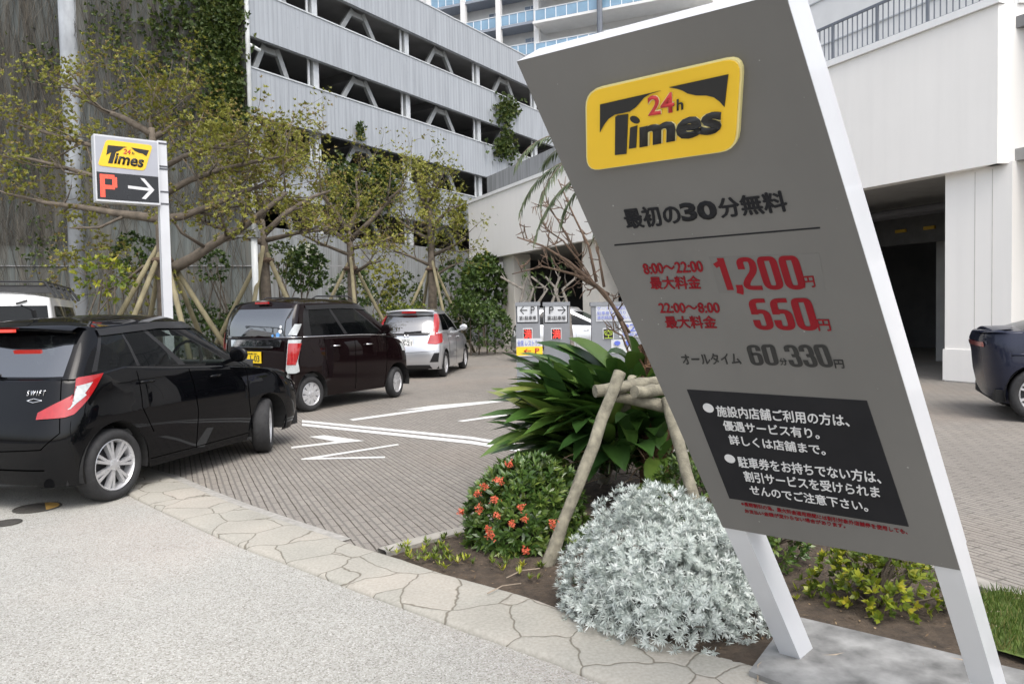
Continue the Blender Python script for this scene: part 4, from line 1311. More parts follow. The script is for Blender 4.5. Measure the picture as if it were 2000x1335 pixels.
for bold, mat_, lf in ((.045, 'cream', .0006), (.022, 'redtext', .0022)):
    btext('24', z6(787, 408), z6(940, 382), z6(793, 522), SM[mat_], 'logo_lettering', bold, lf, **lt)
btext('h', z6(957, 426), z6(994, 418), z6(957, 492), SM['black'], 'logo_lettering', .012, .0022, **lt)
# writing on the face
btext('最初の', (1214.8, 409), (1322, 397), (1226.6, 446), SM['dkgrey'], bold=.03)
btext('30', (1325, 397), (1396, 390), (1334, 433), SM['dkgrey'], bold=.045)
btext('分無料', (1399, 388), (1530, 372), (1410, 425), SM['dkgrey'], bold=.03)
# condensed heavy figures drawn as ribbons
GL = {'0': ([[(.26, .935), (.095, .935), (.095, .065), (.425, .065), (.425, .935), (.26, .935)]], .56), '1': ([[(.24, 0), (.24, 1)], [(.2, .86), (.02, .76)]], .42), ',': ([[(.1, .16), (.1, .02), (.05, -.12)]], .22),
      '2': ([[(.095, .64), (.095, .935), (.425, .935), (.425, .6), (.11, .24), (.1, .065), (.5, .065)]], .56), '5': ([[(.48, .935), (.12, .935), (.11, .5)], [(.1, .585), (.425, .6), (.425, .065), (.095, .065), (.095, .32)]], .56),
      '3': ([[(.095, .7), (.095, .935), (.425, .935), (.425, .52), (.2, .52)], [(.22, .515), (.425, .51), (.425, .065), (.095, .065), (.095, .32)]], .56), '6': ([[(.425, .7), (.425, .935), (.095, .935), (.095, .065), (.425, .065), (.425, .57), (.13, .55)]], .56)}
def soften(P, r_):
    P = [np.array(p, float) for p in P]
    out = [P[0]]
    for i in range(1, len(P) - 1):
        a, c, b_ = P[i], P[i - 1], P[i + 1]
        ra, rb = min(r_, np.linalg.norm(c - a) * .5), min(r_, np.linalg.norm(b_ - a) * .5)
        p0, p1 = a + nrm(c - a) * ra, a + nrm(b_ - a) * rb
        out += [(1 - t) ** 2 * p0 + 2 * t * (1 - t) * a + t * t * p1 for t in np.linspace(0, 1, 7)]
    return out + [P[-1]]
def figures(body, TL, TR, BL, mat):
    TL, TR, BL = sx(*TL), sx(*TR), sx(*BL)
    tot = sum(GL[c][1] for c in body) - .04
    x0, b, lay = 0.0, MB(), 0
    at = lambda p, d: TL + (TR - TL) * (p[0] / tot) + (BL - TL) * (1 - p[1]) + SN * d
    for ch in body:
        for st in GL[ch][0]:
            P = soften(st, .17)
            lay += 1
            k0 = len(b.v)
            for i, p in enumerate(P):
                d_ = P[min(i + 1, len(P) - 1)] - P[max(i - 1, 0)]
                if ch == '0' and i in (0, len(P) - 1): d_ = np.array([-1, 0])
                d_ = d_ / np.linalg.norm(d_)
                w_ = math.hypot(.19 * d_[1], .13 * d_[0]) / 2
                nn = np.array([-d_[1], d_[0]]) * w_
                q = p + np.array([x0, 0])
                b.v += [tuple(at(q + nn, .0012 + .0001 * lay)), tuple(at(q - nn, .0012 + .0001 * lay))]
                if i: b.f.append((k0 + 2 * i - 2, k0 + 2 * i - 1, k0 + 2 * i + 1, k0 + 2 * i))
        x0 += GL[ch][1]
    bpart(b, 'price_figures', mat)
bpart(MB().prism([sx(1200, 477), sx(1602, 443), sx(1602, 446), sx(1200, 480)], SN * .001), 'divider', SM['dkgrey'])
for body, a, c, e, m_, bo in (('8:00〜22:00', (1254.3, 514.8), (1369.5, 508.8), (1260, 534.8), 'red', .03), ('最大料金', (1268, 540), (1366, 538), (1273, 564), 'red', .022), ('1,200', (1390, 504), (1558, 498), (1411, 566), 'red', .045), ('円', (1566.4, 539.5), (1588.7, 538), (1571, 561), 'red', .012),
        ('22:00〜8:00', (1286, 591.5), (1403, 590.5), (1290.5, 610), 'red', .03), ('最大料金', (1297, 617), (1396, 616), (1303, 640), 'red', .022), ('550', (1457, 583), (1583, 581), (1477, 643.5), 'red', .045), ('円', (1594.8, 623), (1619, 623), (1600, 645), 'red', .012),
        ('オールタイム', (1328.6, 691), (1442, 689), (1335.6, 711), 'black', .012), ('60', (1456, 673), (1512, 672), (1468, 713), 'black', .045), ('分', (1521, 699), (1535, 699), (1525, 712), 'black', .01), ('330', (1528, 673), (1614, 672), (1545, 716), 'black', .045), ('円', (1628, 702), (1646, 702), (1632, 718), 'black', .012)):
    figures(body, a, c, e, SM[m_]) if body in ('1,200', '550', '60', '330') else btext(body, a, c, e, SM[m_], bold=bo)
bpart(MB().prism([sx(1385, 502), sx(1600, 494), sx(1612, 566), sx(1404, 572)], SN * .0006), 'price_sticker', M('sticker_grey', (.137, .133, .125), .55, .04, 4))
pan = bpart(MB().prism([sx(1342, 760), sx(1693, 782), sx(1775, 1027), sx(1425, 972)], SN * .002), 'notice_panel', SM['dkgrey'])
for body, a, c, e in (('施設内店舗ご利用の方は、', (1398, 790), (1657, 808), (1403, 811)), ('優遇サービス有り。', (1411, 819), (1598, 835), (1416, 838)), ('詳しくは店舗まで。', (1422.5, 847), (1609.6, 867), (1427.6, 865.5)),
        ('駐車券をお持ちでない方は、', (1440, 889), (1719, 919), (1445, 910)), ('割引サービスを受けられま', (1452, 917.5), (1716.5, 948), (1457, 937.5)), ('せんのでご注意下さい。', (1463, 944.5), (1693, 977), (1468, 963))):
    btext(body, a, c, e, SM['white'], bold=.014, parent=pan, lift=.003)
for c_ in ((1383.5, 796), (1425.5, 895)):
    bpart(MB().disc(sx(*c_, .0025), SN, .0195, 18, .001), 'bullet', SM['white'], pan)
btext('※長期割引の為、最大料金適用期間には割引対象外店舗券を使用しても、', (1447, 978), (1772, 1033), (1449, 986), SM['red'], bold=.008)
btext('お支払い金額が変わらない場合があります。', (1454, 992.5), (1650, 1022), (1456, 1000), SM['red'], bold=.008)
# its concrete footing
fz = .058
q = [G(1463, 1309, fz), G(1545, 1200, fz), G(1891, 1282, fz), np.array([2.6, 2.35, fz]), np.array([2.2, 1.75, fz]), G(1531, 1335, fz)]
b = MB().prism([p - np.array([0, 0, .16]) for p in q], (0, 0, .16))
tag(b.build('footing', MAT['conc']), 'stained concrete footing slab under the legs of the price board', 'concrete footing')

# ------------------------------------------------------------------ P sign on a pole
Zp = 10.0
al = math.radians(38)
PD = np.array([math.cos(al), math.sin(al), 0]); PNn = np.array([PD[1], -PD[0], 0])
pA = atY(181, 261, Zp)
pB = atY(188, 392, Zp)
bw = .80
ht = pA[2] - pB[2]
lp = empty('parking_sign', 'white boxed sign on a tall white pole with a red lit P and an arrow', 'sign', (pA[0] + PD[0] * bw, pA[1] + PD[1] * bw, 0))
li = Matrix.Translation(lp.location).inverted()
def lpart(mb, name, mat, parent=None, **k_):
    o = mb.build(name, mat, parent or lp, **k_)
    o.data.transform(li)
    return o
def lq(u, v, d=0.0):            # u along the face 0..1, v up 0..1
    return pB * np.array([1, 1, 0]) + PD * bw * u + np.array([0, 0, pB[2] + ht * v]) + PNn * d
dp = .2
def lbox(u0, u1, v0, v1, d0, d1):
    return MB().hexa([lq(u0, v0, d0), lq(u1, v0, d0), lq(u1, v0, d1), lq(u0, v0, d1), lq(u0, v1, d0), lq(u1, v1, d0), lq(u1, v1, d1), lq(u0, v1, d1)])
lpart(lbox(0, 1, 0, 1, -dp, 0), 'casing', SM['frame'])
lpart(lbox(.02, .975, .44, .975, -.01, .003), 'face_panel', SM['grey2'])
dk = lpart(lbox(.02, .975, .03, .437, -.01, .003), 'display_panel', M('display_black', (.012, .013, .016), .3, .1, 5))
pl = [lq(.2, .93, .0035), lq(.97, .93, .0035), lq(.84, .53, .0035), lq(.05, .53, .0035)]
z1 = lambda x, y: lq(.2 + (x - 830) / 360 * .72 + (y - 1115) / 172 * -.0 - .02 - 0 * y, .93 - (y - 1115 - (x - 830) * .03) / 172 * .4, 0)
pl = [z1(832, 1115), z1(1192, 1130), z1(1122, 1302), z1(760, 1285)]
lg = lpart(MB().prism(rounded(pl, .05), PNn * .008), 'logo_plate', SM['yellow'])
def ltext(body, a, c, e, mat, bold, lift=.012):
    return text_on(body, z1(*a), z1(*c), z1(*e), PNn, mat, lg, 'logo_lettering', bold, lift, .002, pinv=li)
def lshape(pts, mat):
    return lpart(MB().prism([z1(*p) + PNn * .009 for p in pts], PNn * .003), 'logo_wing', mat, lg)
lshape([(842, 1150), (990, 1153), (960, 1160), (935, 1178), (905, 1190), (870, 1192), (828, 1215)], SM['black'])
lshape([(1020, 1154), (1160, 1165), (1138, 1205), (1110, 1190), (1080, 1186), (1050, 1176)], SM['black'])
lshape([(868, 1190), (902, 1190), (872, 1268), (838, 1266)], SM['black'])
ltext('imes', (905, 1195), (1128, 1212), (882, 1266), SM['black'], .028)
ltext('24', (965, 1166), (1020, 1168), (957, 1198), SM['redtext'], .012)
ltext('h', (1028, 1182), (1045, 1183), (1024, 1200), SM['black'], .008)
LED = EMIT('led_red', (1.0, .09, .045), 1.1)
rows = ['1111110', '1111111', '1100011', '1100011', '1100011', '1111111', '1111110', '1100000', '1100000', '1100000', '1100000']
fine = []
b = MB()
for j, r_ in enumerate(rows):
    for i, ch in enumerate(r_):
        if ch == '1':
            for a_ in (0, .5):
                for c_ in (0, .5):
                    b.disc(lq(.075 + (i + a_) * .037, .40 - (j + c_) * .0315, .0035), PNn, .0068, 7, .002)
lpart(b, 'led_letter', LED, dk)
aw = M('arrow_white', (.62, .62, .63), .5, .04, 5)
def aq(x, y):                    # zoomed sketch of the arrow
    return lq(.02 + (x - 735) / 487 * .955, .437 - (y - 158) / 200 * .405, .0035)
for shp in ([(975, 242), (1150, 250), (1150, 272), (975, 264)], [(1075, 178), (1108, 180), (1187, 262), (1152, 262)], [(1152, 260), (1187, 260), (1112, 338), (1080, 334)]):
    lpart(MB().prism([aq(*p) for p in shp], PNn * .002), 'arrow', aw, dk)
pole_c = lq(1.07, 0, -.1); pole_c[2] = 0
lpart(MB().hexa([pole_c + PD * a_ + PNn * c_ + np.array([0, 0, z]) for z in (0, pA[2] + .02) for a_, c_ in ((-.06, -.06), (.06, -.06), (.06, .06), (-.06, .06))]), 'pole', SM['frame'])
for v_ in (.98, .62, .58, .22, .03):
    c_ = pole_c + np.array([0, 0, pB[2] + ht * v_])
    lpart(MB().box(c_, (.135, .135, .02), (PD, PNn, (0, 0, 1))).beam(c_ - PD * .06, c_ - PD * .16, .05, .02), 'bracket', SM['band'])

# ------------------------------------------------------------------ car park direction boards
def board(xl, xr, yt, Y, title, jp, label, led, extra=False):
    a, c = atY(xl, yt, Y), atY(xr, yt, Y)
    w = c[0] - a[0]; h = a[2]
    o = empty('direction_board', label, 'sign', (a[0] + w / 2, Y, 0), 0, 'car park direction boards' if not extra else None)
    inv = Matrix.Translation(o.location).inverted()
    N_ = np.array([0, -1, 0.])
    P = lambda u, v, d=0.0: np.array([a[0] + w * u, Y - d, h * v])
    def part(mb, name, mat, parent=None):
        x = mb.build(name, mat, parent or o); x.data.transform(inv); return x
    def bx(u0, u1, v0, v1, d0, d1):
        return MB().hexa([P(u0, v0, d0), P(u1, v0, d0), P(u1, v0, d1), P(u0, v0, d1), P(u0, v1, d0), P(u1, v1, d0), P(u1, v1, d1), P(u0, v1, d1)])
    T = lambda body, u0, u1, v0, v1, mat, par, bold=.012: text_on(body, P(u0, v1), P(u1, v1), P(u0, v0), N_, mat, par, 'lettering', bold, .03, .002, pinv=inv)
    part(bx(0, 1, 0, 1, -.12, .0), 'cabinet', SM['board'])
    part(bx(-.02, 1.02, .97, 1.01, -.14, .02), 'cap', SM['board'])
    px_h = h * 1450 / Y
    vv = lambda py: 1 - (py - yt) / px_h
    if not extra:
        p_ = part(bx(.06, .9, vv(yt + 37), vv(yt + 5), 0, .01), 'notice', SM['paper'])
        part(bx(.03, .93, vv(yt + 39), vv(yt + 3), -.02, .006), 'notice_frame', SM['dkgrey'], p_)
        ar = -1 if title.startswith('<') else 1
        au, pu = (.2, .62) if ar < 0 else (.55, .22)
        T('P', pu, pu + .17, vv(yt + 21), vv(yt + 7), SM['black'], p_, .0)
        b_ = MB()
        cy = vv(yt + 14)
        x0, x1 = (au, au + .28)
        tip, tail = (x0, x1) if ar < 0 else (x1, x0)
        dv = vv(yt + 14) - vv(yt + 15)
        b_.prism([P(tail, cy + dv, .011), P(tip, cy + dv, .011), P(tip, cy - dv, .011), P(tail, cy - dv, .011)], N_ * .003)
        hx = .13 * (1 if ar < 0 else -1)
        for sg in (1, -1):
            b_.prism([P(tip, cy, .012), P(tip + hx, cy + sg * dv * 6, .012), P(tip + hx, cy + sg * dv * 8.5, .012), P(tip - hx * .25, cy, .012)], N_ * .003)
        part(b_, 'arrow', SM['black'], p_)
        T(jp, .14, .84, vv(yt + 33), vv(yt + 25), SM['dkgrey'], p_, .01)
    f_ = part(bx(.28 if not extra else .2, .68 if not extra else .4, vv(yt + 71), vv(yt + 49), 0, .006), 'display_frame', SM['paper'])
    part(bx(.31 if not extra else .215, .65 if not extra else .385, vv(yt + 70), vv(yt + 51), .004, .012), 'display', M('display_dark', (.02, .015, .012), .4), f_)
    T('満' if not extra else '空', .33 if not extra else .225, .63 if not extra else .375, vv(yt + 69), vv(yt + 52), led, f_, .0)
    return o, part, bx, T, vv, P
LEDR = EMIT('led_full_red', (1.0, .045, .03), 1.4)
o1 = board(1007, 1054, 592, 12.5, '<', '第1駐車場', 'grey car park board with a left arrow and red full lamp', LEDR)
o2 = board(1061, 1112, 592, 12.6, '>', '第2駐車場', 'grey car park board with a right arrow and red full lamp', LEDR)
o, part, bx, T, vv, P = o1
yp = part(bx(0, 1.08, vv(696), vv(661), .012, .02), 'restaurant_notice', SM['paper'])
part(bx(0, 1.08, vv(694), vv(677), .02, .023), 'yellow_strip', SM['yellow'], yp)
T('全席 レストラン', .04, 1.02, vv(676), vv(664), SM['blue'], yp, .004)
T('← P', .3, .95, vv(690), vv(680), SM['redtext'], yp, .02)
o3 = board(1155, 1262, 592, 12.0, '', '', 'grey payment machine board with paper notices in blue lettering', EMIT('led_empty', (.35, .45, .03), .7), True)
o, part, bx, T, vv, P = o3
n1 = part(bx(.08, .92, vv(628), vv(597), 0, .01), 'notice', SM['paper'])
T('ゲート出庫時のご注意', .1, .88, vv(606), vv(599), SM['blue'], n1, .0)
T('駐車券をお取り下さい', .1, .86, vv(615), vv(608), SM['blue'], n1, .0)
T('事前精算をお願いします', .1, .88, vv(624), vv(617), SM['blue'], n1, .0)
n2 = part(bx(.5, .98, vv(660), vv(631), 0, .01), 'notice', SM['paper'])
T('P2', .56, .8, vv(648), vv(634), SM['blue'], n2, .0)
T('第2駐車場', .55, .95, vv(657), vv(651), SM['blue'], n2, .0)
n3 = part(bx(.35, .75, vv(690), vv(664), 0, .01), 'notice', SM['paper'])
T('● ●', .4, .7, vv(675), vv(666), SM['blue'], n3, .0)
# ------------------------------------------------------------------ planting
LM = dict(olive=LEAF('olive_leaves', [(0, (.11, .1, .02)), (.3, (.185, .19, .028)), (.65, (.26, .265, .045)), (1, (.36, .34, .08))], .55, .3),
          brown=LEAF('bronze_leaves', [(0, (.13, .085, .03)), (.5, (.23, .175, .055)), (1, (.32, .27, .085))], .6, .25),
          green=LEAF('green_leaves', [(0, (.025, .05, .014)), (.5, (.055, .1, .022)), (1, (.12, .17, .035))], .4, .25),
          ivy=LEAF('ivy_leaves', [(0, (.025, .045, .012)), (.55, (.06, .095, .02)), (1, (.13, .14, .03))], .5, .25),
          silver=LEAF('silver_leaves', [(0, (.33, .38, .34)), (.5, (.54, .585, .55)), (1, (.72, .745, .715))], .7, .12),
          ixora=LEAF('ixora_leaves', [(0, (.025, .06, .013)), (.5, (.07, .13, .024)), (1, (.17, .22, .045))], .3, .2, .6),
          fan=LEAF('paddle_leaves', [(0, (.022, .058, .014)), (.5, (.055, .12, .022)), (.85, (.11, .175, .032)), (1, (.22, .25, .07))], .32, .15, .6),
          yellow=LEAF('yellow_green_leaves', [(0, (.05, .085, .015)), (.5, (.13, .18, .02)), (.8, (.32, .34, .03)), (1, (.45, .36, .04))], .35, .3),
          palm=LEAF('palm_leaves', [(0, (.05, .075, .035)), (1, (.13, .16, .08))], .5, .2), grass=LEAF('grass_blades', [(0, (.05, .09, .015)), (.7, (.11, .17, .03)), (1, (.22, .2, .07))], .6, .3),
          litter=LEAF('litter', [(0, (.04, .028, .018)), (.5, (.12, .08, .045)), (.85, (.2, .14, .08)), (1, (.3, .22, .13))], .9, 0), petal=LEAF('coral_petals', [(0, (.55, .1, .05)), (1, (.8, .22, .12))], .5, .25), white=LEAF('white_petals', [(0, (.5, .52, .42)), (1, (.72, .72, .62))], .6, .2),
          vine=LEAF('dry_vines', [(0, (.02, .017, .013)), (.5, (.05, .043, .032)), (.9, (.085, .073, .056)), (1, (.16, .14, .11))], .9, 0))
BARK = M('bark', (.12, .098, .075), .9, .35, 7, bump=.7, bscale=40, bdist=.01)
BARKL = M('pale_bark', (.27, .22, .165), .9, .3, 9, bump=.6, bscale=50, bdist=.008)
POLEW = M('support_pole', (.2, .175, .105), .9, .35, 5, bump=.5, bscale=60, stretch=(1, 1, .3))
LOG = M('weathered_log', (.19, .175, .13), .9, .4, 16, bump=.8, bscale=70, bdist=.006)
PALMT = M('palm_trunk', (.12, .065, .035), .95, .5, 14, bump=1.0, bscale=35, bdist=.02)

def rosettes(P, D, k, L, W, spread=.9, fold=.1, wide=.5, rnd=None):
    n = len(P)
    P = np.repeat(P, k, 0)
    D0 = np.repeat(D, k, 0)
    r_ = rng.normal(size=(n * k, 3))
    r_ -= D0 * (r_ * D0).sum(1, keepdims=True)
    r_ /= np.linalg.norm(r_, axis=1, keepdims=True) + 1e-9
    a = spread * (.35 + .65 * rng.random((n * k, 1)))
    D1 = D0 * np.cos(a * 1.4) + r_ * np.sin(a * 1.4)
    Ls = L * (.7 + .6 * rng.random(n * k))
    rn = np.clip(np.repeat(rng.random(n), k) * .6 + rng.random(n * k) * .4, 0, 1) if rnd is None else rnd
    return leaf_quads(P, D1, D0 + .01, Ls, W * (.75 + .5 * rng.random(n * k)), fold, rn, wide)
def lump(dirs, seed, amp):
    r_ = np.random.default_rng(seed)
    v = np.zeros(len(dirs))
    for _ in range(7):
        w = r_.normal(size=3) * 2.6
        v += np.sin(dirs @ w + r_.random() * 6) / 7
    return 1 + amp * v * 2
def dome(n, c, rad, seed, amp=.12, lo=.72, zmin=-.1):
    d = unit_rand(n * 3, .35)
    d = d[d[:, 2] > zmin][:n]
    s_ = lump(d, seed, amp) * (lo + (1.04 - lo) * rng.random(len(d)) ** .5)
    P = np.asarray(c) + d * np.asarray(rad) * s_[:, None]
    N_ = d / np.asarray(rad)
    N_ /= np.linalg.norm(N_, axis=1, keepdims=True)
    return P, N_
def bush(name, label, cat, c, rad, n, k, L, W, mat, seed, amp=.12, group=None, up=.4, spread=.9, stems=True, lo=.72, extra=None, zmin=-.1):
    o = empty(name, label, cat, (c[0], c[1], 0), 0, group)
    inv = np.array([c[0], c[1], 0])
    P, N_ = dome(n, c, rad, seed, amp, lo, zmin)
    D = N_ + np.array([0, 0, up]) + rng.normal(size=N_.shape) * .25
    D /= np.linalg.norm(D, axis=1, keepdims=True)
    parts = [rosettes(P - inv, D, k, L, W, spread)]
    leaves_obj('foliage', parts, mat, o)
    if stems:
        b = MB()
        for i in rng.choice(len(P), min(len(P), 46), replace=False):
            q = P[i] - inv
            b.tube([np.array([q[0] * .12, q[1] * .12, .0]), q * np.array([.5, .5, .55]) + rng.normal(size=3) * .02, q * .97], [.011, .007, .003], 4)
        b.build('stems', BARK, o)
    return o

# silvery bush in front
pc = np.array([.70, 3.52, .10])
sil = empty('silver_bush', 'dense silver leaved bush spilling over the kerb beside the white sign leg', 'bush', (pc[0], pc[1], 0))
parts, cs = [], []
for (dx, dy, z, r1, r2, r3, n_) in ((-.03, .05, .16, .36, .33, .40, 900), (-.26, .08, .1, .22, .24, .26, 420), (.24, -.02, .12, .24, .26, .32, 480), (.02, -.2, .08, .3, .22, .26, 460), (-.17, -.07, .1, .25, .22, .3, 380), (.3, -.16, .06, .16, .16, .2, 200), (.13, .1, .22, .24, .2, .3, 320), (-.07, .1, .42, .13, .12, .14, 130), (.26, .05, .3, .13, .12, .13, 120)):
    P, N_ = dome(int(n_ * 1.55), (dx, dy, z), (r1, r2, r3), 5 + int(abs(dx) * 50), .24, .8, -.35)
    ok_ = P[:, 2] > .02
    for (ex, ey, ez, e1, e2, e3) in cs:
        pass
    P, N_ = P[ok_], N_[ok_]
    D = N_ + np.array([0, 0, .35]) + rng.normal(size=N_.shape) * .28
    D /= np.linalg.norm(D, axis=1, keepdims=True)
    parts.append(rosettes(P, D, 18, .031, .0043, .95, .05, .6))
leaves_obj('foliage', parts, LM['silver'], sil)
b = MB()
for _ in range(60):
    a = rng.random() * 6.28; r_ = rng.random() * .42
    q = np.array([math.cos(a) * r_, math.sin(a) * r_ * .9, .12 + .3 * (1 - r_ / .42)])
    b.tube([q * np.array([.2, .2, 0]), q * np.array([.6, .6, .5]), q], [.01, .007, .004], 4)
b.build('stems', M('grey_stem', (.16, .15, .125), .9), sil)

# flowering bush
ix = bush('flowering_bush', 'round green bush dotted with coral red flower heads beside the driveway', 'bush', (.08, 4.72, .13), (.37, .32, .42), 1150, 8, .058, .02, LM['ixora'], 3, .1, spread=.95, zmin=-.3)
k_ = 0
for px, py, Y in ((975, 937, 4.33), (934, 965, 4.5), (966, 976, 4.3), (936, 993, 4.45), (899, 999, 4.6), (970, 1004, 4.28), (1001, 1023, 4.25), (1026, 1014, 4.22), (953, 1031, 4.35), (1080, 1022, 4.2), (1027, 1076, 4.25), (995, 906, 4.45), (945, 950, 4.42), (958, 1045, 4.35), (1018, 990, 4.25)):
    p = atY(px, py, Y) - np.array([.08, 4.72, 0])
    n_ = 26
    pts = p + rng.normal(size=(n_, 3)) * .011
    D = unit_rand(n_) + np.array([-.1, -.5, .5]); D /= np.linalg.norm(D, axis=1, keepdims=True)
    leaves_obj('flower_head', [rosettes(pts, D, 4, .012, .007, 1.0)], LM['petal'], ix)

# large paddle leaved clump
fan = empty('paddle_leaf_plant', 'big clump of long glossy dark green paddle leaves behind the log tripod', 'plant', (.95, 5.9, 0))
def paddle(base, tip, droop, w, b, rn, stalk=.3):
    base, tip = np.asarray(base), np.asarray(tip)
    d = tip - base
    L = np.linalg.norm(d)
    side = nrm(np.cross(d, (0, 0, 1)) + rng.normal(size=3) * .25 * L)
    m = 9
    pts = [base + d * t + np.array([0, 0, droop * 4 * t * (1 - t)]) for t in np.linspace(0, 1, m)]
    for i in range(m):
        t = i / (m - 1)
        ww = w * .06 if t < stalk * .7 else w * max(.05, math.sin(math.pi * min(1, (t - stalk * .7) / (1 - stalk * .7) * .86 + .14)) ** .75)
        if i == m - 1: ww = .002
        d2 = nrm(pts[min(i + 1, m - 1)] - pts[max(i - 1, 0)])
        up_ = nrm(np.cross(side, d2)); up_ = up_ if up_[2] > 0 else -up_
        k0 = len(b.v)
        b.v += [tuple(pts[i] + side * ww / 2 + up_ * ww * .16), tuple(pts[i]), tuple(pts[i] - side * ww / 2 + up_ * ww * .16)]
        if i:
            b.f += [(k0 - 3, k0 - 2, k0 + 1, k0), (k0 - 2, k0 - 1, k0 + 2, k0 + 1)]
            b.rnd += [rn, rn * .85]
b = MB(); b.rnd = []
off = np.array([.95, 5.9, 0])
tips = [(935, 812, 5.4), (975, 780, 5.5), (990, 740, 5.7), (992, 705, 5.8), (1012, 690, 6.0), (1045, 668, 6.1), (1085, 672, 6.1), (1110, 660, 6.2), (1150, 668, 6.2), (1185, 690, 6.0), (1225, 655, 5.9), (1250, 690, 5.8), (990, 868, 5.3), (1002, 845, 5.4), (985, 765, 5.6), (1005, 735, 5.6), (1000, 880, 5.4), (1040, 890, 5.2), (1020, 850, 5.2), (1030, 810, 5.2), (1060, 780, 5.2), (1030, 760, 5.4), (1075, 730, 5.5), (1120, 710, 5.6), (1160, 720, 5.5), (1060, 850, 5.1), (1090, 880, 5.1), (1120, 900, 5.2), (1210, 700, 5.6), (1240, 740, 5.5), (1235, 880, 5.2), (1200, 905, 5.2), (1010, 720, 6.0), (1290, 880, 5.5), (1035, 705, 5.9)]
for px, py, Y in tips:
    tip = atY(px, py, Y)
    base = np.array([.82 + rng.random() * .35, 5.75 + rng.random() * .45, .25 + rng.random() * .4 + max(0, tip[2] - .8) * .3])
    paddle(base - off, tip - off, .05 + .1 * rng.random(), .17 + .06 * rng.random(), b, rng.random() * .9, .2)
for _ in range(70):
    tip = atY(935 + 150 * rng.random() ** .8, 690 + 205 * rng.random(), 5.2 + .7 * rng.random())
    base = np.array([.45 + rng.random() * .5, 5.6 + rng.random() * .5, .15 + rng.random() * .45])
    paddle(base - off, tip - off, .03 + .12 * rng.random(), .13 + .06 * rng.random(), b, rng.random(), .2)
for _ in range(190):
    a = rng.random() * 2 * math.pi
    el = rng.random() ** .8 * 1.25 - .22
    Ln = .5 + .5 * rng.random()
    base = np.array([.62 + rng.random() * .62, 5.6 + rng.random() * .65, .15 + rng.random() * .5])
    dv = np.array([math.cos(a) * math.cos(el) - .25, math.sin(a) * math.cos(el) - .1, math.sin(el)])
    tip = base + nrm(dv) * Ln * (1 if dv[0] < .2 else .7)
    tip[2] = max(.1, min(1.18, tip[2]))
    paddle(base - off, tip - off, .03 + .12 * rng.random(), .13 + .07 * rng.random(), b, rng.random() ** 1.3 * .9, .25)
b.build('leaves', LM['fan'], fan, smooth=True, recalc=False)
b = MB(); b.rnd = []
for _ in range(26):
    base = np.array([.7 + rng.random() * .5, 5.5 + rng.random() * .6, .1 + rng.random() * .35])
    tip = base + np.array([rng.normal() * .4, -.2 - rng.random() * .4, rng.random() * .2 - .05]); tip[2] = max(.05, tip[2])
    paddle(base - off, tip - off, .05, .018, b, rng.random(), .05)
b.build('dry_leaves', LM['litter'], fan, recalc=False)

# palm behind the board
palm = empty('small_palm', 'short shaggy brown palm behind the price board with drooping feathery fronds', 'palm tree', (1.1, 5.75, 0))
b = MB()
pts = [np.array([0, 0, -.05]), np.array([.0, .0, .5]), np.array([.04, .03, 1.3]), np.array([.1, .05, 2.5])]
b.tube(pts, [.13, .115, .1, .11], 12)
for _ in range(150):
    z = .1 + rng.random() * 2.1
    a = rng.random() * 6.28
    c_ = np.array([.04 * z, z * .02, z])
    d_ = np.array([math.cos(a), math.sin(a), 0])
    b.beam(c_ + d_ * .09, c_ + d_ * (.12 + .05 * rng.random()) + np.array([0, 0, .09 + .06 * rng.random()]), .05, .012)
b.build('trunk', PALMT, palm)
b = MB(); b.rnd = []
rib_ = MB()
top = np.array([.1, .05, 2.52])
fr = [(-2.95, .8, 1.5), (-2.7, .6, 1.4), (3.0, .62, 1.45), (2.7, .9, 1.3), (-2.3, .4, 1.2), (-3.1, .45, 1.3)] + [(rng.random() * 6.28, .3 + rng.random() * .9, .8 + rng.random() * .4) for _ in range(9)]
for a, el, Ln in fr:
    d_ = np.array([math.cos(a), math.sin(a), 0])
    P = []
    for t in np.linspace(0, 1, 14):
        P.append(top + d_ * Ln * t * (1 - .22 * t * t) + np.array([0, 0, Ln * (math.sin(el) * t * 1.1 - .92 * t * t * (1.05 - .3 * el))]))
    rib_.tube(P, [.012 * (1 - .8 * t) for t in np.linspace(0, 1, 14)], 5)
    for i in range(2, 14):
        for q_ in np.linspace(0, 1, 4, endpoint=False):
            p = P[i - 1] + (P[i] - P[i - 1]) * q_
            fd = nrm(P[i] - P[i - 1])
            sdv = np.cross(fd, (0, 0, 1))
            for sg in (1, -1):
                dv = nrm(fd * .75 + sdv * sg * .9 + np.array([0, 0, -.25]) + rng.normal(size=3) * .1)
                ln = .2 * (1.1 - .7 * i / 13)
                s2 = nrm(np.cross(dv, (0, 0, 1))) * .007
                k0 = len(b.v)
                b.v += [tuple(p), tuple(p + dv * ln * .5 + s2), tuple(p + dv * ln - np.array([0, 0, .03])), tuple(p + dv * ln * .5 - s2)]
                b.f.append((k0, k0 + 1, k0 + 2, k0 + 3)); b.rnd.append(rng.random())
b.build('fronds', LM['palm'], palm, recalc=False)
rib_.build('frond_stalks', BARK, palm)

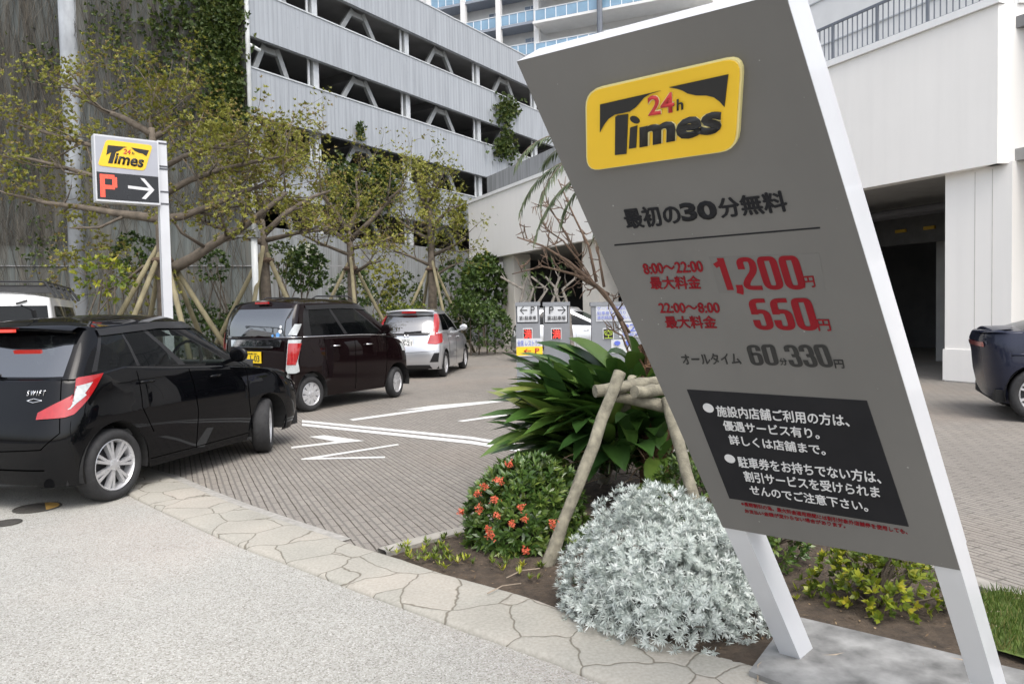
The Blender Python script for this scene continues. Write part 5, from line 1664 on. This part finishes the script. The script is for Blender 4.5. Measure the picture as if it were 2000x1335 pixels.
# log tripod round the palm
tri = empty('log_tripod', 'rough round log tripod tied together in front of the palm trunk', 'tree support', (.9, 5.0, 0))
to = np.array([.9, 5.0, 0])
def logp(p, q, r_, name='post'):
    p, q = np.asarray(p) - to, np.asarray(q) - to
    n_ = 9
    P = [p + (q - p) * t + rng.normal(size=3) * .0035 for t in np.linspace(0, 1, n_)]
    MB().tube(P, [r_ * (1 + .06 * rng.normal()) for _ in range(n_)], 12).build(name, LOG, tri, smooth=True, angle=60)
Lb = G(1060, 1118); Lb[2] = -.02
logp(Lb, atY(1212, 728, 4.72), .037)
logp(G(1385, 1085), atY(1302, 778, 4.92), .039)
logp(np.array([.75, 6.3, 0]), atY(1235, 740, 5.3), .045)
logp(atY(1163, 763, 4.86), atY(1300, 742, 5.1), .042, 'crossbar')
logp(atY(1195, 772, 5.0), atY(1310, 795, 4.95), .042, 'crossbar')
logp(atY(1238, 766, 4.85), atY(1325, 758, 5.1), .040, 'crossbar')
c_ = atY(1203, 757, 4.93) - to
rp = MB()
for s_ in (-.02, 0, .018):
    rp.tube([c_ + np.array([s_ + .01 * math.sin(t), .055 * math.cos(t), .06 * math.sin(t)]) for t in np.linspace(0, 6.283, 16)], .006, 5)
rp.build('rope', M('rope', (.05, .04, .03), .9), tri)

bush('clipped_bush', 'low bright green clipped bush at the foot of the palm trunk', 'bush', (1.25, 4.95, .1), (.42, .4, .38), 620, 7, .045, .017, LM['ixora'], 8, .12)
bush('clipped_bush', 'small green bush squeezed between silver bush and sign board edge', 'bush', (1.42, 4.25, .08), (.24, .25, .34), 330, 7, .045, .017, LM['ixora'], 9, .15)
bush('variegated_shrub', 'open yellow green shrub showing below the price board between its legs', 'shrub', (1.78, 3.62, .06), (.32, .28, .34), 330, 8, .038, .019, LM['yellow'], 12, .25, lo=.5, up=.6)

# grass, weeds, litter
def scatter(poly, n):
    lo, hi = poly.min(0), poly.max(0)
    P = lo + rng.random((n, 2)) * (hi - lo)
    return P[inside(P, poly)]
lawn = np.array([(1.98, 3.05), (2.05, 3.35), (2.2, 3.6), (2.42, 3.68), (2.75, 3.38), (3.3, 2.9), (4, 2.42), (4, 1.8), (2.6, 2.3)])
struct('lawn', MB().poly([(x, y, .056) for x, y in lawn]), M('lawn_ground', (.075, .11, .02), .95, .4, 20))
Q = scatter(lawn, 30000)
P = np.concatenate([Q, np.full((len(Q), 1), .05)], 1)
D = unit_rand(len(P)) * .5 + np.array([0, 0, 1]); D /= np.linalg.norm(D, axis=1, keepdims=True)
g_ = leaves_obj('lawn_grass', [leaf_quads(P, D, unit_rand(len(P)), .03 + .04 * rng.random(len(P)), .005, 0)], LM['grass'])
tag(g_, 'short green grass at the right end of the planting bed', 'grass', kind='stuff')
Q = scatter(BED, 9000)
P = np.concatenate([Q, np.full((len(Q), 1), .038)], 1)
D = unit_rand(len(P)); D[:, 2] *= .15; D /= np.linalg.norm(D, axis=1, keepdims=True)
N2 = unit_rand(len(P)) * .35 + np.array([0, 0, 1])
tag(leaves_obj('leaf_litter', [leaf_quads(P + np.array([0, 0, .004]), D, N2, .012 + .035 * rng.random(len(P)) ** 2, .004 + .009 * rng.random(len(P)), .1)], LM['litter']), 'dry brown leaf litter and wood chips on the soil', 'leaf litter', kind='stuff')
wz = []
for cx_, cy_, n_, r_ in ((-.55, 4.5, 26, .14), (-.35, 4.75, 14, .1), (-.2, 4.35, 16, .16), (-.62, 4.42, 10, .06), (.0, 4.15, 12, .14), (.25, 4.0, 10, .12), (-.45, 4.3, 12, .08), (1.5, 3.7, 10, .15)):
    p = np.stack([cx_ + rng.normal(size=n_) * r_, cy_ + rng.normal(size=n_) * r_ * .8, np.full(n_, .045)], 1)
    p = p[inside(p[:, :2], BED)]
    if len(p): wz.append(rosettes(p, np.tile([0, 0, 1.0], (len(p), 1)), 7, .045, .012, .8))
tag(leaves_obj('weeds', wz, LM['yellow']), 'scattered small pale green weeds on bare soil', 'weeds', kind='stuff')
tw = MB()
for _ in range(60):
    p = scatter(BED, 6)
    if len(p) == 0: continue
    a = rng.random() * 6.28; l_ = .08 + .25 * rng.random()
    p3 = np.array([*p[0], .05])
    tw.tube([p3, p3 + np.array([math.cos(a), math.sin(a), .06]) * l_ * .5, p3 + np.array([math.cos(a + .2), math.sin(a + .2), .0]) * l_], .0035, 4)
tag(tw.build('fallen_twigs', BARKL), 'thin dry fallen twigs lying on the soil', 'twigs', kind='stuff')

# ------------------------------------------------------------------ trees
def branch_out(P, r0, r1, wood, tips, n, reach, flat=.35, start=.3, depth=1):
    P = [np.asarray(p, float) for p in P]
    rad = np.linspace(r0, r1, len(P))
    wood.tube(P, list(rad), 7 if r0 > .05 else 5)
    for i in range(n):
        t = start + (1 - start) * (i + rng.random()) / n
        s_ = t * (len(P) - 1); j = min(int(s_), len(P) - 2); q = s_ - j
        p = P[j] + (P[j + 1] - P[j]) * q
        d = nrm(P[j + 1] - P[j])
        v = d * .55 + rng.normal(size=3) * np.array([.75, .75, flat]) + np.array([0, 0, .22])
        v = nrm(v)
        L = reach * (.5 + .7 * rng.random())
        m = p + v * L * .5 + rng.normal(size=3) * .05 * L
        e = p + v * L + np.array([0, 0, .12 * L]) + rng.normal(size=3) * .06 * L
        rr_ = max(.006, np.interp(s_, range(len(P)), rad) * .45)
        if depth:
            branch_out([p, m, e], rr_, rr_ * .4, wood, tips, 4, reach * .55, flat, .3, depth - 1)
        else:
            wood.tube([p, m, e], [rr_, rr_ * .7, rr_ * .35], 4, False)
            tips.append((e, v)); tips.append((p + (e - p) * .75, v))
def tree(label, base, trunk, limbs, Y, name='pruned_tree', mats=('olive', 'brown'), leafk=9, size=.085, reach=1.1, nb=6, mix=.35, r_trunk=.17, jitter=.9, bark=None, dense=6):
    o = empty(name, label, 'tree', base, 0, 'pruned trees along the car park wall' if name == 'pruned_tree' else None)
    b0 = np.asarray(base, float)
    wood, tips = MB(), []
    T = [b0 * 0 + np.array([0, 0, -.05])] + [atY(*p, Y) - b0 for p in trunk]
    wood.tube(T, list(np.linspace(r_trunk * 1.15, r_trunk * .45, len(T))), 10)
    for r0, pts in limbs:
        dy = rng.normal() * jitter
        P = []
        for i, p in enumerate(pts):
            P.append(atY(*p, Y + dy * i / (len(pts) - 1)) - b0)
        branch_out(P, r0, r0 * .3, wood, tips, nb, reach)
        tips.append((P[-1], nrm(P[-1] - P[-2])))
    wood.build('trunk', bark or BARK, o, smooth=True)
    if leafk:
        P = np.array([t[0] for t in tips]); D = np.array([t[1] for t in tips])
        n2 = dense
        P = np.repeat(P, n2, 0) + rng.normal(size=(len(P) * n2, 3)) * reach * .11
        D = np.repeat(D, n2, 0) + np.array([0, 0, .5]); D /= np.linalg.norm(D, axis=1, keepdims=True)
        sel = rng.random(len(P)) < mix
        c_ = leaves_obj('crown', [rosettes(P[~sel], D[~sel], leafk, size, size * .5, 1.0)], LM[mats[0]], o)
        if sel.any(): leaves_obj('withered_crown', [rosettes(P[sel], D[sel], max(3, leafk - 2), size * .85, size * .36, 1.0)], LM[mats[1]], o)
    return o, T
def support(base, top, n, r_, spread, label, a0=0.3, zt=None):
    o = empty('tree_support', label, 'tree support', base, 0, 'pole supports around the trees')
    for i in range(n):
        a = a0 + 2 * math.pi * i / n
        d = np.array([math.cos(a), math.sin(a), 0])
        t = np.asarray(top) - np.asarray(base)
        p, q = d * spread + np.array([0, 0, -.02]), t + d * .16 + np.array([0, 0, .15 * (i % 2)])
        MB().tube([p, (p + q) / 2 + rng.normal(size=3) * .02, q + (q - p) * .06], [r_ * 1.05, r_, r_ * .9], 8).build('pole', POLEW, o, smooth=True)
    c_ = np.asarray(top) - np.asarray(base)
    MB().lathe([(.2, -.06), (.235, 0), (.2, .06), (.16, 0)], c_, 12, 'z', True).build('binding', M('palm_fibre', (.09, .06, .04), .95, .3, 30), o)
TR = [
    (16.0, (322, 690), [(320, 530), (314, 425), (303, 330), (296, 250)], [(.11, [(312, 428), (270, 422), (229, 417), (153, 404), (94, 397), (20, 380)]), (.08, [(308, 385), (250, 365), (170, 340), (90, 318), (10, 300)]), (.08, [(303, 335), (240, 305), (180, 285), (100, 262), (40, 245)]), (.08, [(297, 262), (240, 230), (200, 216), (160, 178), (125, 160)]), (.08, [(299, 268), (325, 255), (350, 232)]),
        (.1, [(314, 428), (357, 422), (420, 399), (474, 374), (540, 356)]), (.08, [(311, 385), (370, 352), (430, 332), (500, 315), (555, 305)]), (.07, [(304, 335), (360, 305), (420, 285), (480, 275)]), (.13, [(322, 532), (375, 505), (418, 476), (476, 443), (520, 408), (560, 376)]), (.05, [(296, 258), (293, 236), (297, 215)]), (.05, [(320, 540), (280, 520), (250, 545), (215, 565), (180, 545)])],
     'broad sprawling tree with sparse olive leaves behind the P sign', .14, 6, 1.15, 'two poles and more propping the broad tree behind the P sign'),
    (18.5, (520, 690), [(520, 580), (516, 480), (511, 425)], [(.08, [(515, 475), (460, 455), (415, 440), (385, 425)]), (.09, [(513, 460), (560, 415), (610, 385), (645, 372)]), (.08, [(511, 440), (470, 390), (440, 340), (425, 310)]), (.08, [(511, 428), (530, 365), (562, 315), (580, 290)]), (.07, [(516, 470), (580, 455), (640, 448)]), (.06, [(512, 440), (500, 370), (495, 320)])],
     'leaning pruned tree with bronze leaves above the maroon wagon', .14, 6, 1.1, 'pole tripod holding the pruned tree above the maroon wagon'),
    (22.5, (690, 680), [(688, 570), (684, 480), (680, 445)], [(.09, [(684, 475), (640, 445), (598, 425)]), (.09, [(683, 470), (725, 430), (765, 385), (790, 362)]), (.08, [(681, 450), (700, 400), (695, 345)]), (.08, [(681, 455), (650, 405), (618, 365)]), (.07, [(686, 485), (750, 470), (800, 450)]), (.06, [(688, 500), (625, 475), (585, 456)]), (.06, [(690, 535), (720, 515), (745, 510)])],
     'vase shaped tree with pale bare forks standing before the silver hatchback', .15, 6, 1.2, 'pole tripod under the vase shaped tree near the silver hatchback'),
    (27.0, (845, 685), [(845, 570), (841, 450), (838, 385)], [(.09, [(842, 470), (805, 450), (780, 430)]), (.09, [(841, 450), (870, 415), (900, 400)]), (.08, [(839, 420), (820, 380), (815, 355)]), (.08, [(843, 500), (885, 480), (910, 465)]), (.07, [(838, 400), (850, 370), (860, 350)]), (.07, [(844, 520), (800, 500), (770, 490)]), (.06, [(845, 540), (880, 520), (905, 510)])],
     'slim upright tree farthest along the wall next to the white annexe', .17, 6, 1.25, 'pole tripod at the slim tree next to the white annexe')]
for n_, (Y, bp, tk, lb, lab, rt, nb, reach, slab) in enumerate(TR):
    bs = atY(*bp, Y); bs[2] = 0
    o, T = tree(lab, bs, tk, lb, Y, r_trunk=rt, nb=nb + (2, 1, 1, 0)[n_], reach=reach, mix=(.3, .4, .35, .2)[n_], dense=(6, 5, 4, 4)[n_], leafk=(10, 8, 6, 5)[n_], size=(.068, .075, .088, .1)[n_], mats=(('olive', 'brown'), ('olive', 'brown'), ('olive', 'brown'), ('olive', 'green'))[n_])
    top = bs + T[2] * np.array([1, 1, 0]) + np.array([0, 0, (2.75, 2.9, 2.9, 3.1)[n_]])
    support(bs, top, (6, 5, 4, 4)[n_], .058, (1.75, 1.6, 1.7, 1.7)[n_], slab, (.25, .9, .3, .5)[n_])

# leafless shrub beside the price board
bare = empty('bare_shrub', 'tangled leafless brown shrub poking out from behind the price board', 'shrub', (1.0, 6.6, 0))
wood, tips = MB(), []
bo = np.array([1.0, 6.6, 0])
for r0, pts in ((.028, [(1262, 905), (1262, 770), (1240, 690), (1200, 600), (1165, 560), (1130, 510)]), (.02, [(1215, 625), (1180, 570), (1110, 510), (1060, 480), (1010, 463)]), (.016, [(1190, 575), (1120, 535), (1060, 520), (1000, 535)]), (.016, [(1165, 550), (1150, 480), (1120, 420), (1090, 350)]), (.014, [(1230, 650), (1180, 570), (1140, 540), (1090, 500)]), (.014, [(1180, 560), (1170, 500), (1160, 440)]), (.012, [(1130, 500), (1090, 430), (1060, 390)]), (.012, [(1140, 520), (1100, 470), (1055, 440)]), (.018, [(1258, 800), (1240, 720), (1215, 655), (1185, 640)])):
    Y = 6.6 + rng.normal() * .15
    branch_out([atY(*p, Y + rng.normal() * .03) - bo for p in pts], r0, r0 * .3, wood, tips, 5, .2, .8, .2, 1)
wood.build('branches', M('dry_branch', (.15, .1, .07), .9, .3, 14), bare, smooth=True)
# twiggy grey shrub behind the direction boards
tg = empty('twiggy_shrub', 'grey twisted twigs with a few green shoots above the direction boards', 'shrub', tuple(atY(1060, 660, 14) * np.array([1, 1, 0])))
to_ = np.array(tg.location)
wood, tips = MB(), []
for px in (1015, 1030, 1045, 1075, 1095, 1110):
    P = [atY(px + 8, 680, 14), atY(px, 600, 14), atY(px + rng.normal() * 10, 565, 14), atY(px + rng.normal() * 16, 540, 14)]
    branch_out([p - to_ for p in P], .045, .02, wood, tips, 4, .3, .6, .3, 0)
wood.build('branches', M('grey_twig', (.2, .18, .155), .9, .3, 10), tg)
P = np.array([t[0] for t in tips]); D = np.array([t[1] for t in tips])
leaves_obj('shoots', [rosettes(P, D, 4, .14, .018, .5)], LM['green'], tg)

# shrubs along the walls
def wbush(px, py, Y, r_, h, name, label, mat, n=420, L=.11, W=.05, seed=1, flowers=0, cat='shrub'):
    c = atY(px, py, Y)
    o = bush(name, label, cat, (c[0], c[1], max(.1, c[2])), (r_, r_ * .8, h), n, 7, L, W, LM[mat], seed, .22, stems=False, zmin=-.9)
    b = MB()
    for i in range(5): b.tube([(rng.normal() * .1, rng.normal() * .1, 0), (rng.normal() * .2, rng.normal() * .2, c[2] * .6), (rng.normal() * r_ * .4, rng.normal() * r_ * .4, c[2])], [.03, .02, .012], 5)
    b.build('stems', BARK, o)
    if flowers:
        P, N_ = dome(flowers, np.array([0, 0, c[2]]), (r_ * 1.02, r_ * .82, h * 1.02), seed, .22, .9, -.5)
        leaves_obj('blossom', [rosettes(P, N_, 5, .07, .05, 1.0)], LM['white'], o)
    return o
wbush(598, 520, 23, .55, .72, 'flowering_shrub', 'rounded bright green shrub with white blossom against the grey wall', 'green', 420, .12, .06, 21, 60)
wbush(690, 570, 25, .75, .7, 'flowering_shrub', 'loose shrub with scattered white blossom behind the third tree', 'green', 260, .12, .05, 22, 50)
wbush(945, 555, 33, .95, 1.2, 'leafy_shrub', 'tall leafy shrub beside the first column of the annexe', 'green', 520, .2, .12, 23)
wbush(890, 560, 31, 1.0, 1.1, 'leafy_shrub', 'broad dark shrub between the slim tree and the annexe', 'green', 300, .15, .08, 24)
wbush(790, 585, 31, .9, .9, 'leafy_shrub', 'dull green shrub on the wall behind the silver hatchback', 'ivy', 220, .14, .07, 25)
wbush(740, 555, 30, 1.0, .9, 'leafy_shrub', 'bronze tinted shrub under the open deck behind the third tree', 'olive', 220, .13, .06, 26)
wbush(545, 515, 22, .5, .6, 'leafy_shrub', 'small thin shrub on the grey wall right of the second tree', 'ivy', 150, .1, .05, 27)
wbush(270, 500, 17.3, .55, .5, 'leafy_shrub', 'small bright shrub on the ribbed wall just left of the P sign pole', 'green', 170, .1, .05, 28)
wbush(205, 545, 15.5, .6, .4, 'leafy_shrub', 'sparse pale green sprig above the white van', 'yellow', 70, .12, .05, 29)
wbush(420, 520, 19.5, .4, .4, 'leafy_shrub', 'little green sprig between the poles right of the P sign', 'green', 90, .1, .05, 30)
def hedge(p, q, w, h, n, label, mat, L=.1):
    p, q = np.asarray(p, float), np.asarray(q, float)
    o = empty('hedge', label, 'hedge', (*((p + q) / 2)[:2], 0))
    c0 = (p + q) / 2
    d = nrm(q - p); s_ = np.array([-d[1], d[0], 0]); Ln = np.linalg.norm(q - p)
    t = rng.random(n) * Ln; a = rng.random(n) * math.pi
    hh = h * (1 + .18 * np.sin(t * 1.7) + .1 * np.sin(t * 4.1))
    P = p - c0 + np.outer(t, d) + np.outer(np.cos(a) * w / 2 * (.8 + .25 * rng.random(n)), s_)
    P[:, 2] = np.sin(a) ** .5 * hh * (.75 + .25 * rng.random(n))
    D = np.outer(np.cos(a), s_) + np.outer(np.sin(a), [0, 0, 1]) + rng.normal(size=(n, 3)) * .35
    D /= np.linalg.norm(D, axis=1, keepdims=True)
    leaves_obj('foliage', [rosettes(P, D, 7, L, L * .42, .95)], LM[mat], o)
    b = MB()
    for tt in np.arange(.2, Ln, .5): b.tube([p - c0 + d * tt, p - c0 + d * tt + np.array([0, 0, h * .8])], [.03, .012], 4)
    b.build('stems', BARK, o)
f0 = lambda px, Y: atY(px, 640, Y) * np.array([1, 1, 0])
hedge(f0(895, 25.5), f0(972, 27.5), 1.6, 1.75, 900, 'dark green hedge between the silver hatchback and the annexe column', 'green', .13)
hedge(f0(745, 24.5), f0(860, 27), 1.2, 1.75, 700, 'yellowish clipped hedge behind the silver hatchback', 'yellow', .1)
hedge(f0(330, 18.5), f0(520, 20), .9, 1.7, 700, 'low hedge along the foot of the ribbed wall behind the black hatchback', 'green', .1)

# white lamp post by the second tree
lpst = empty('lamp_post', 'slim white post with a small box standing by the second tree', 'post', tuple(f0(502, 18.0)))
h_ = atY(502, 462, 18)[2]
MB().tube([(0, 0, 0), (0, 0, h_)], .075, 12).build('post', MAT['pipe'], lpst, smooth=True)
MB().box((0, -.02, h_ + .05), (.26, .2, .16)).box((-.3, 0, h_ + .02), (.5, .05, .05)).build('box', MAT['steel'], lpst)

# creepers on the car park
def vines(label, x0, x1, y0, y1, n, name='dry_creeper', dens=None):
    V, Fc, R, k0 = [], [], [], 0
    o0 = wallp((x0 + x1) / 2, (y0 + y1) / 2, .03)
    for _ in range(n):
        px = x0 + (x1 - x0) * rng.random()
        if dens is not None and rng.random() > dens(px): continue
        ya, yb = y0 + (y1 - y0) * rng.random() ** 1.3, 0
        yb = min(y1, ya + 60 + 260 * rng.random())
        p, q = wallp(px, ya), wallp(px + (yb - ya) * .04, yb)
        m = 9
        w = .008 + .015 * rng.random()
        ph = rng.random() * 6; amp = .08 + .4 * rng.random()
        rn = rng.random()
        wob = np.cumsum(rng.normal(size=m)) * .05
        for i in range(m):
            t = i / (m - 1)
            c = p + (q - p) * t + WD * (amp * math.sin(ph + t * 5) + wob[i]) + WN * (.05 + .1 * rng.random())
            V += [c - WD * w / 2 - o0, c + WD * w / 2 - o0]
            if i:
                Fc.append((k0 + 2 * i - 2, k0 + 2 * i - 1, k0 + 2 * i + 1, k0 + 2 * i)); R.append(rn)
        k0 += 2 * m
    o = leaves_obj(name, [(np.array(V), np.array(Fc), np.array(R))], LM['vine'])
    o.location = tuple(o0)
    return tag(o, label, 'creeper')
vines('curtain of dry brown creeper stems on the wall left of the pale pilaster', -120, 138, -90, 480, 900)
vines('dry brown creeper stems on the wall between pilaster and downpipe', 165, 470, -90, 430, 760)
vines('thin dry creeper strands low on the wall behind the white van', -100, 480, 380, 650, 350)
def ivy(label, fn, pts, n, L, mat='ivy', k=5):
    """leaf mats: pts = (px, py, rx, ry, weight) patches on the plane given by fn(px, py, off)"""
    ws = np.array([p[4] for p in pts], float); ws /= ws.sum()
    P = []
    o0 = fn(pts[0][0], pts[0][1], 0)
    for _ in range(n):
        q = pts[rng.choice(len(pts), p=ws)]
        a = rng.normal(size=2) * .5
        P.append(fn(q[0] + a[0] * q[2], q[1] + a[1] * q[3], .05 + .22 * rng.random()) - o0)
    P = np.array(P)
    D = unit_rand(len(P)) * .8 + np.array([.1, -.6, .1]); D /= np.linalg.norm(D, axis=1, keepdims=True)
    o = leaves_obj('green_ivy', [rosettes(P, D, k, L, L * .7, 1.1)], LM[mat])
    o.location = tuple(o0)
    return tag(o, label, 'ivy')
ivy('green ivy climbing the wall edge beside the white downpipe', wallp, [(452, 30, 20, 60, 3), (442, 130, 26, 60, 3), (455, 210, 18, 60, 3), (420, 60, 50, 80, 2), (395, 20, 60, 60, 1.2), (440, 200, 40, 60, 1.5), (330, 60, 60, 70, .8), (400, 150, 50, 60, .8)], 3000, .15)
ivy('dark ivy patches mixed into the dry creeper above the P sign', wallp, [(220, 60, 60, 80, 1), (300, 140, 80, 60, 1), (80, 120, 60, 60, .6), (350, 230, 60, 40, .8), (40, 330, 40, 60, .5), (90, 480, 50, 80, .5)], 750, .11)
def gface(px, py, d):
    return onP(px, py, GA + GN * d, GN)
ivy('green ivy mat hanging over the lowest parapet above the third tree', gface, [(672, 360, 34, 45, 2), (745, 365, 34, 45, 3), (705, 400, 50, 30, 1.2)], 1300, .17)
ivy('ivy tuft on the upper parapet next to the annexe', gface, [(992, 215, 22, 26, 2), (985, 290, 26, 22, 2), (990, 255, 8, 30, .4)], 420, .18)
ivy('tiny ivy sprig on the middle parapet', gface, [(705, 258, 8, 18, 1)], 40, .15)
ivy('thin ivy on the lowest parapet behind the slim tree', gface, [(840, 390, 26, 50, 1), (900, 420, 20, 40, .7), (560, 300, 40, 30, .8)], 520, .15, 'olive')
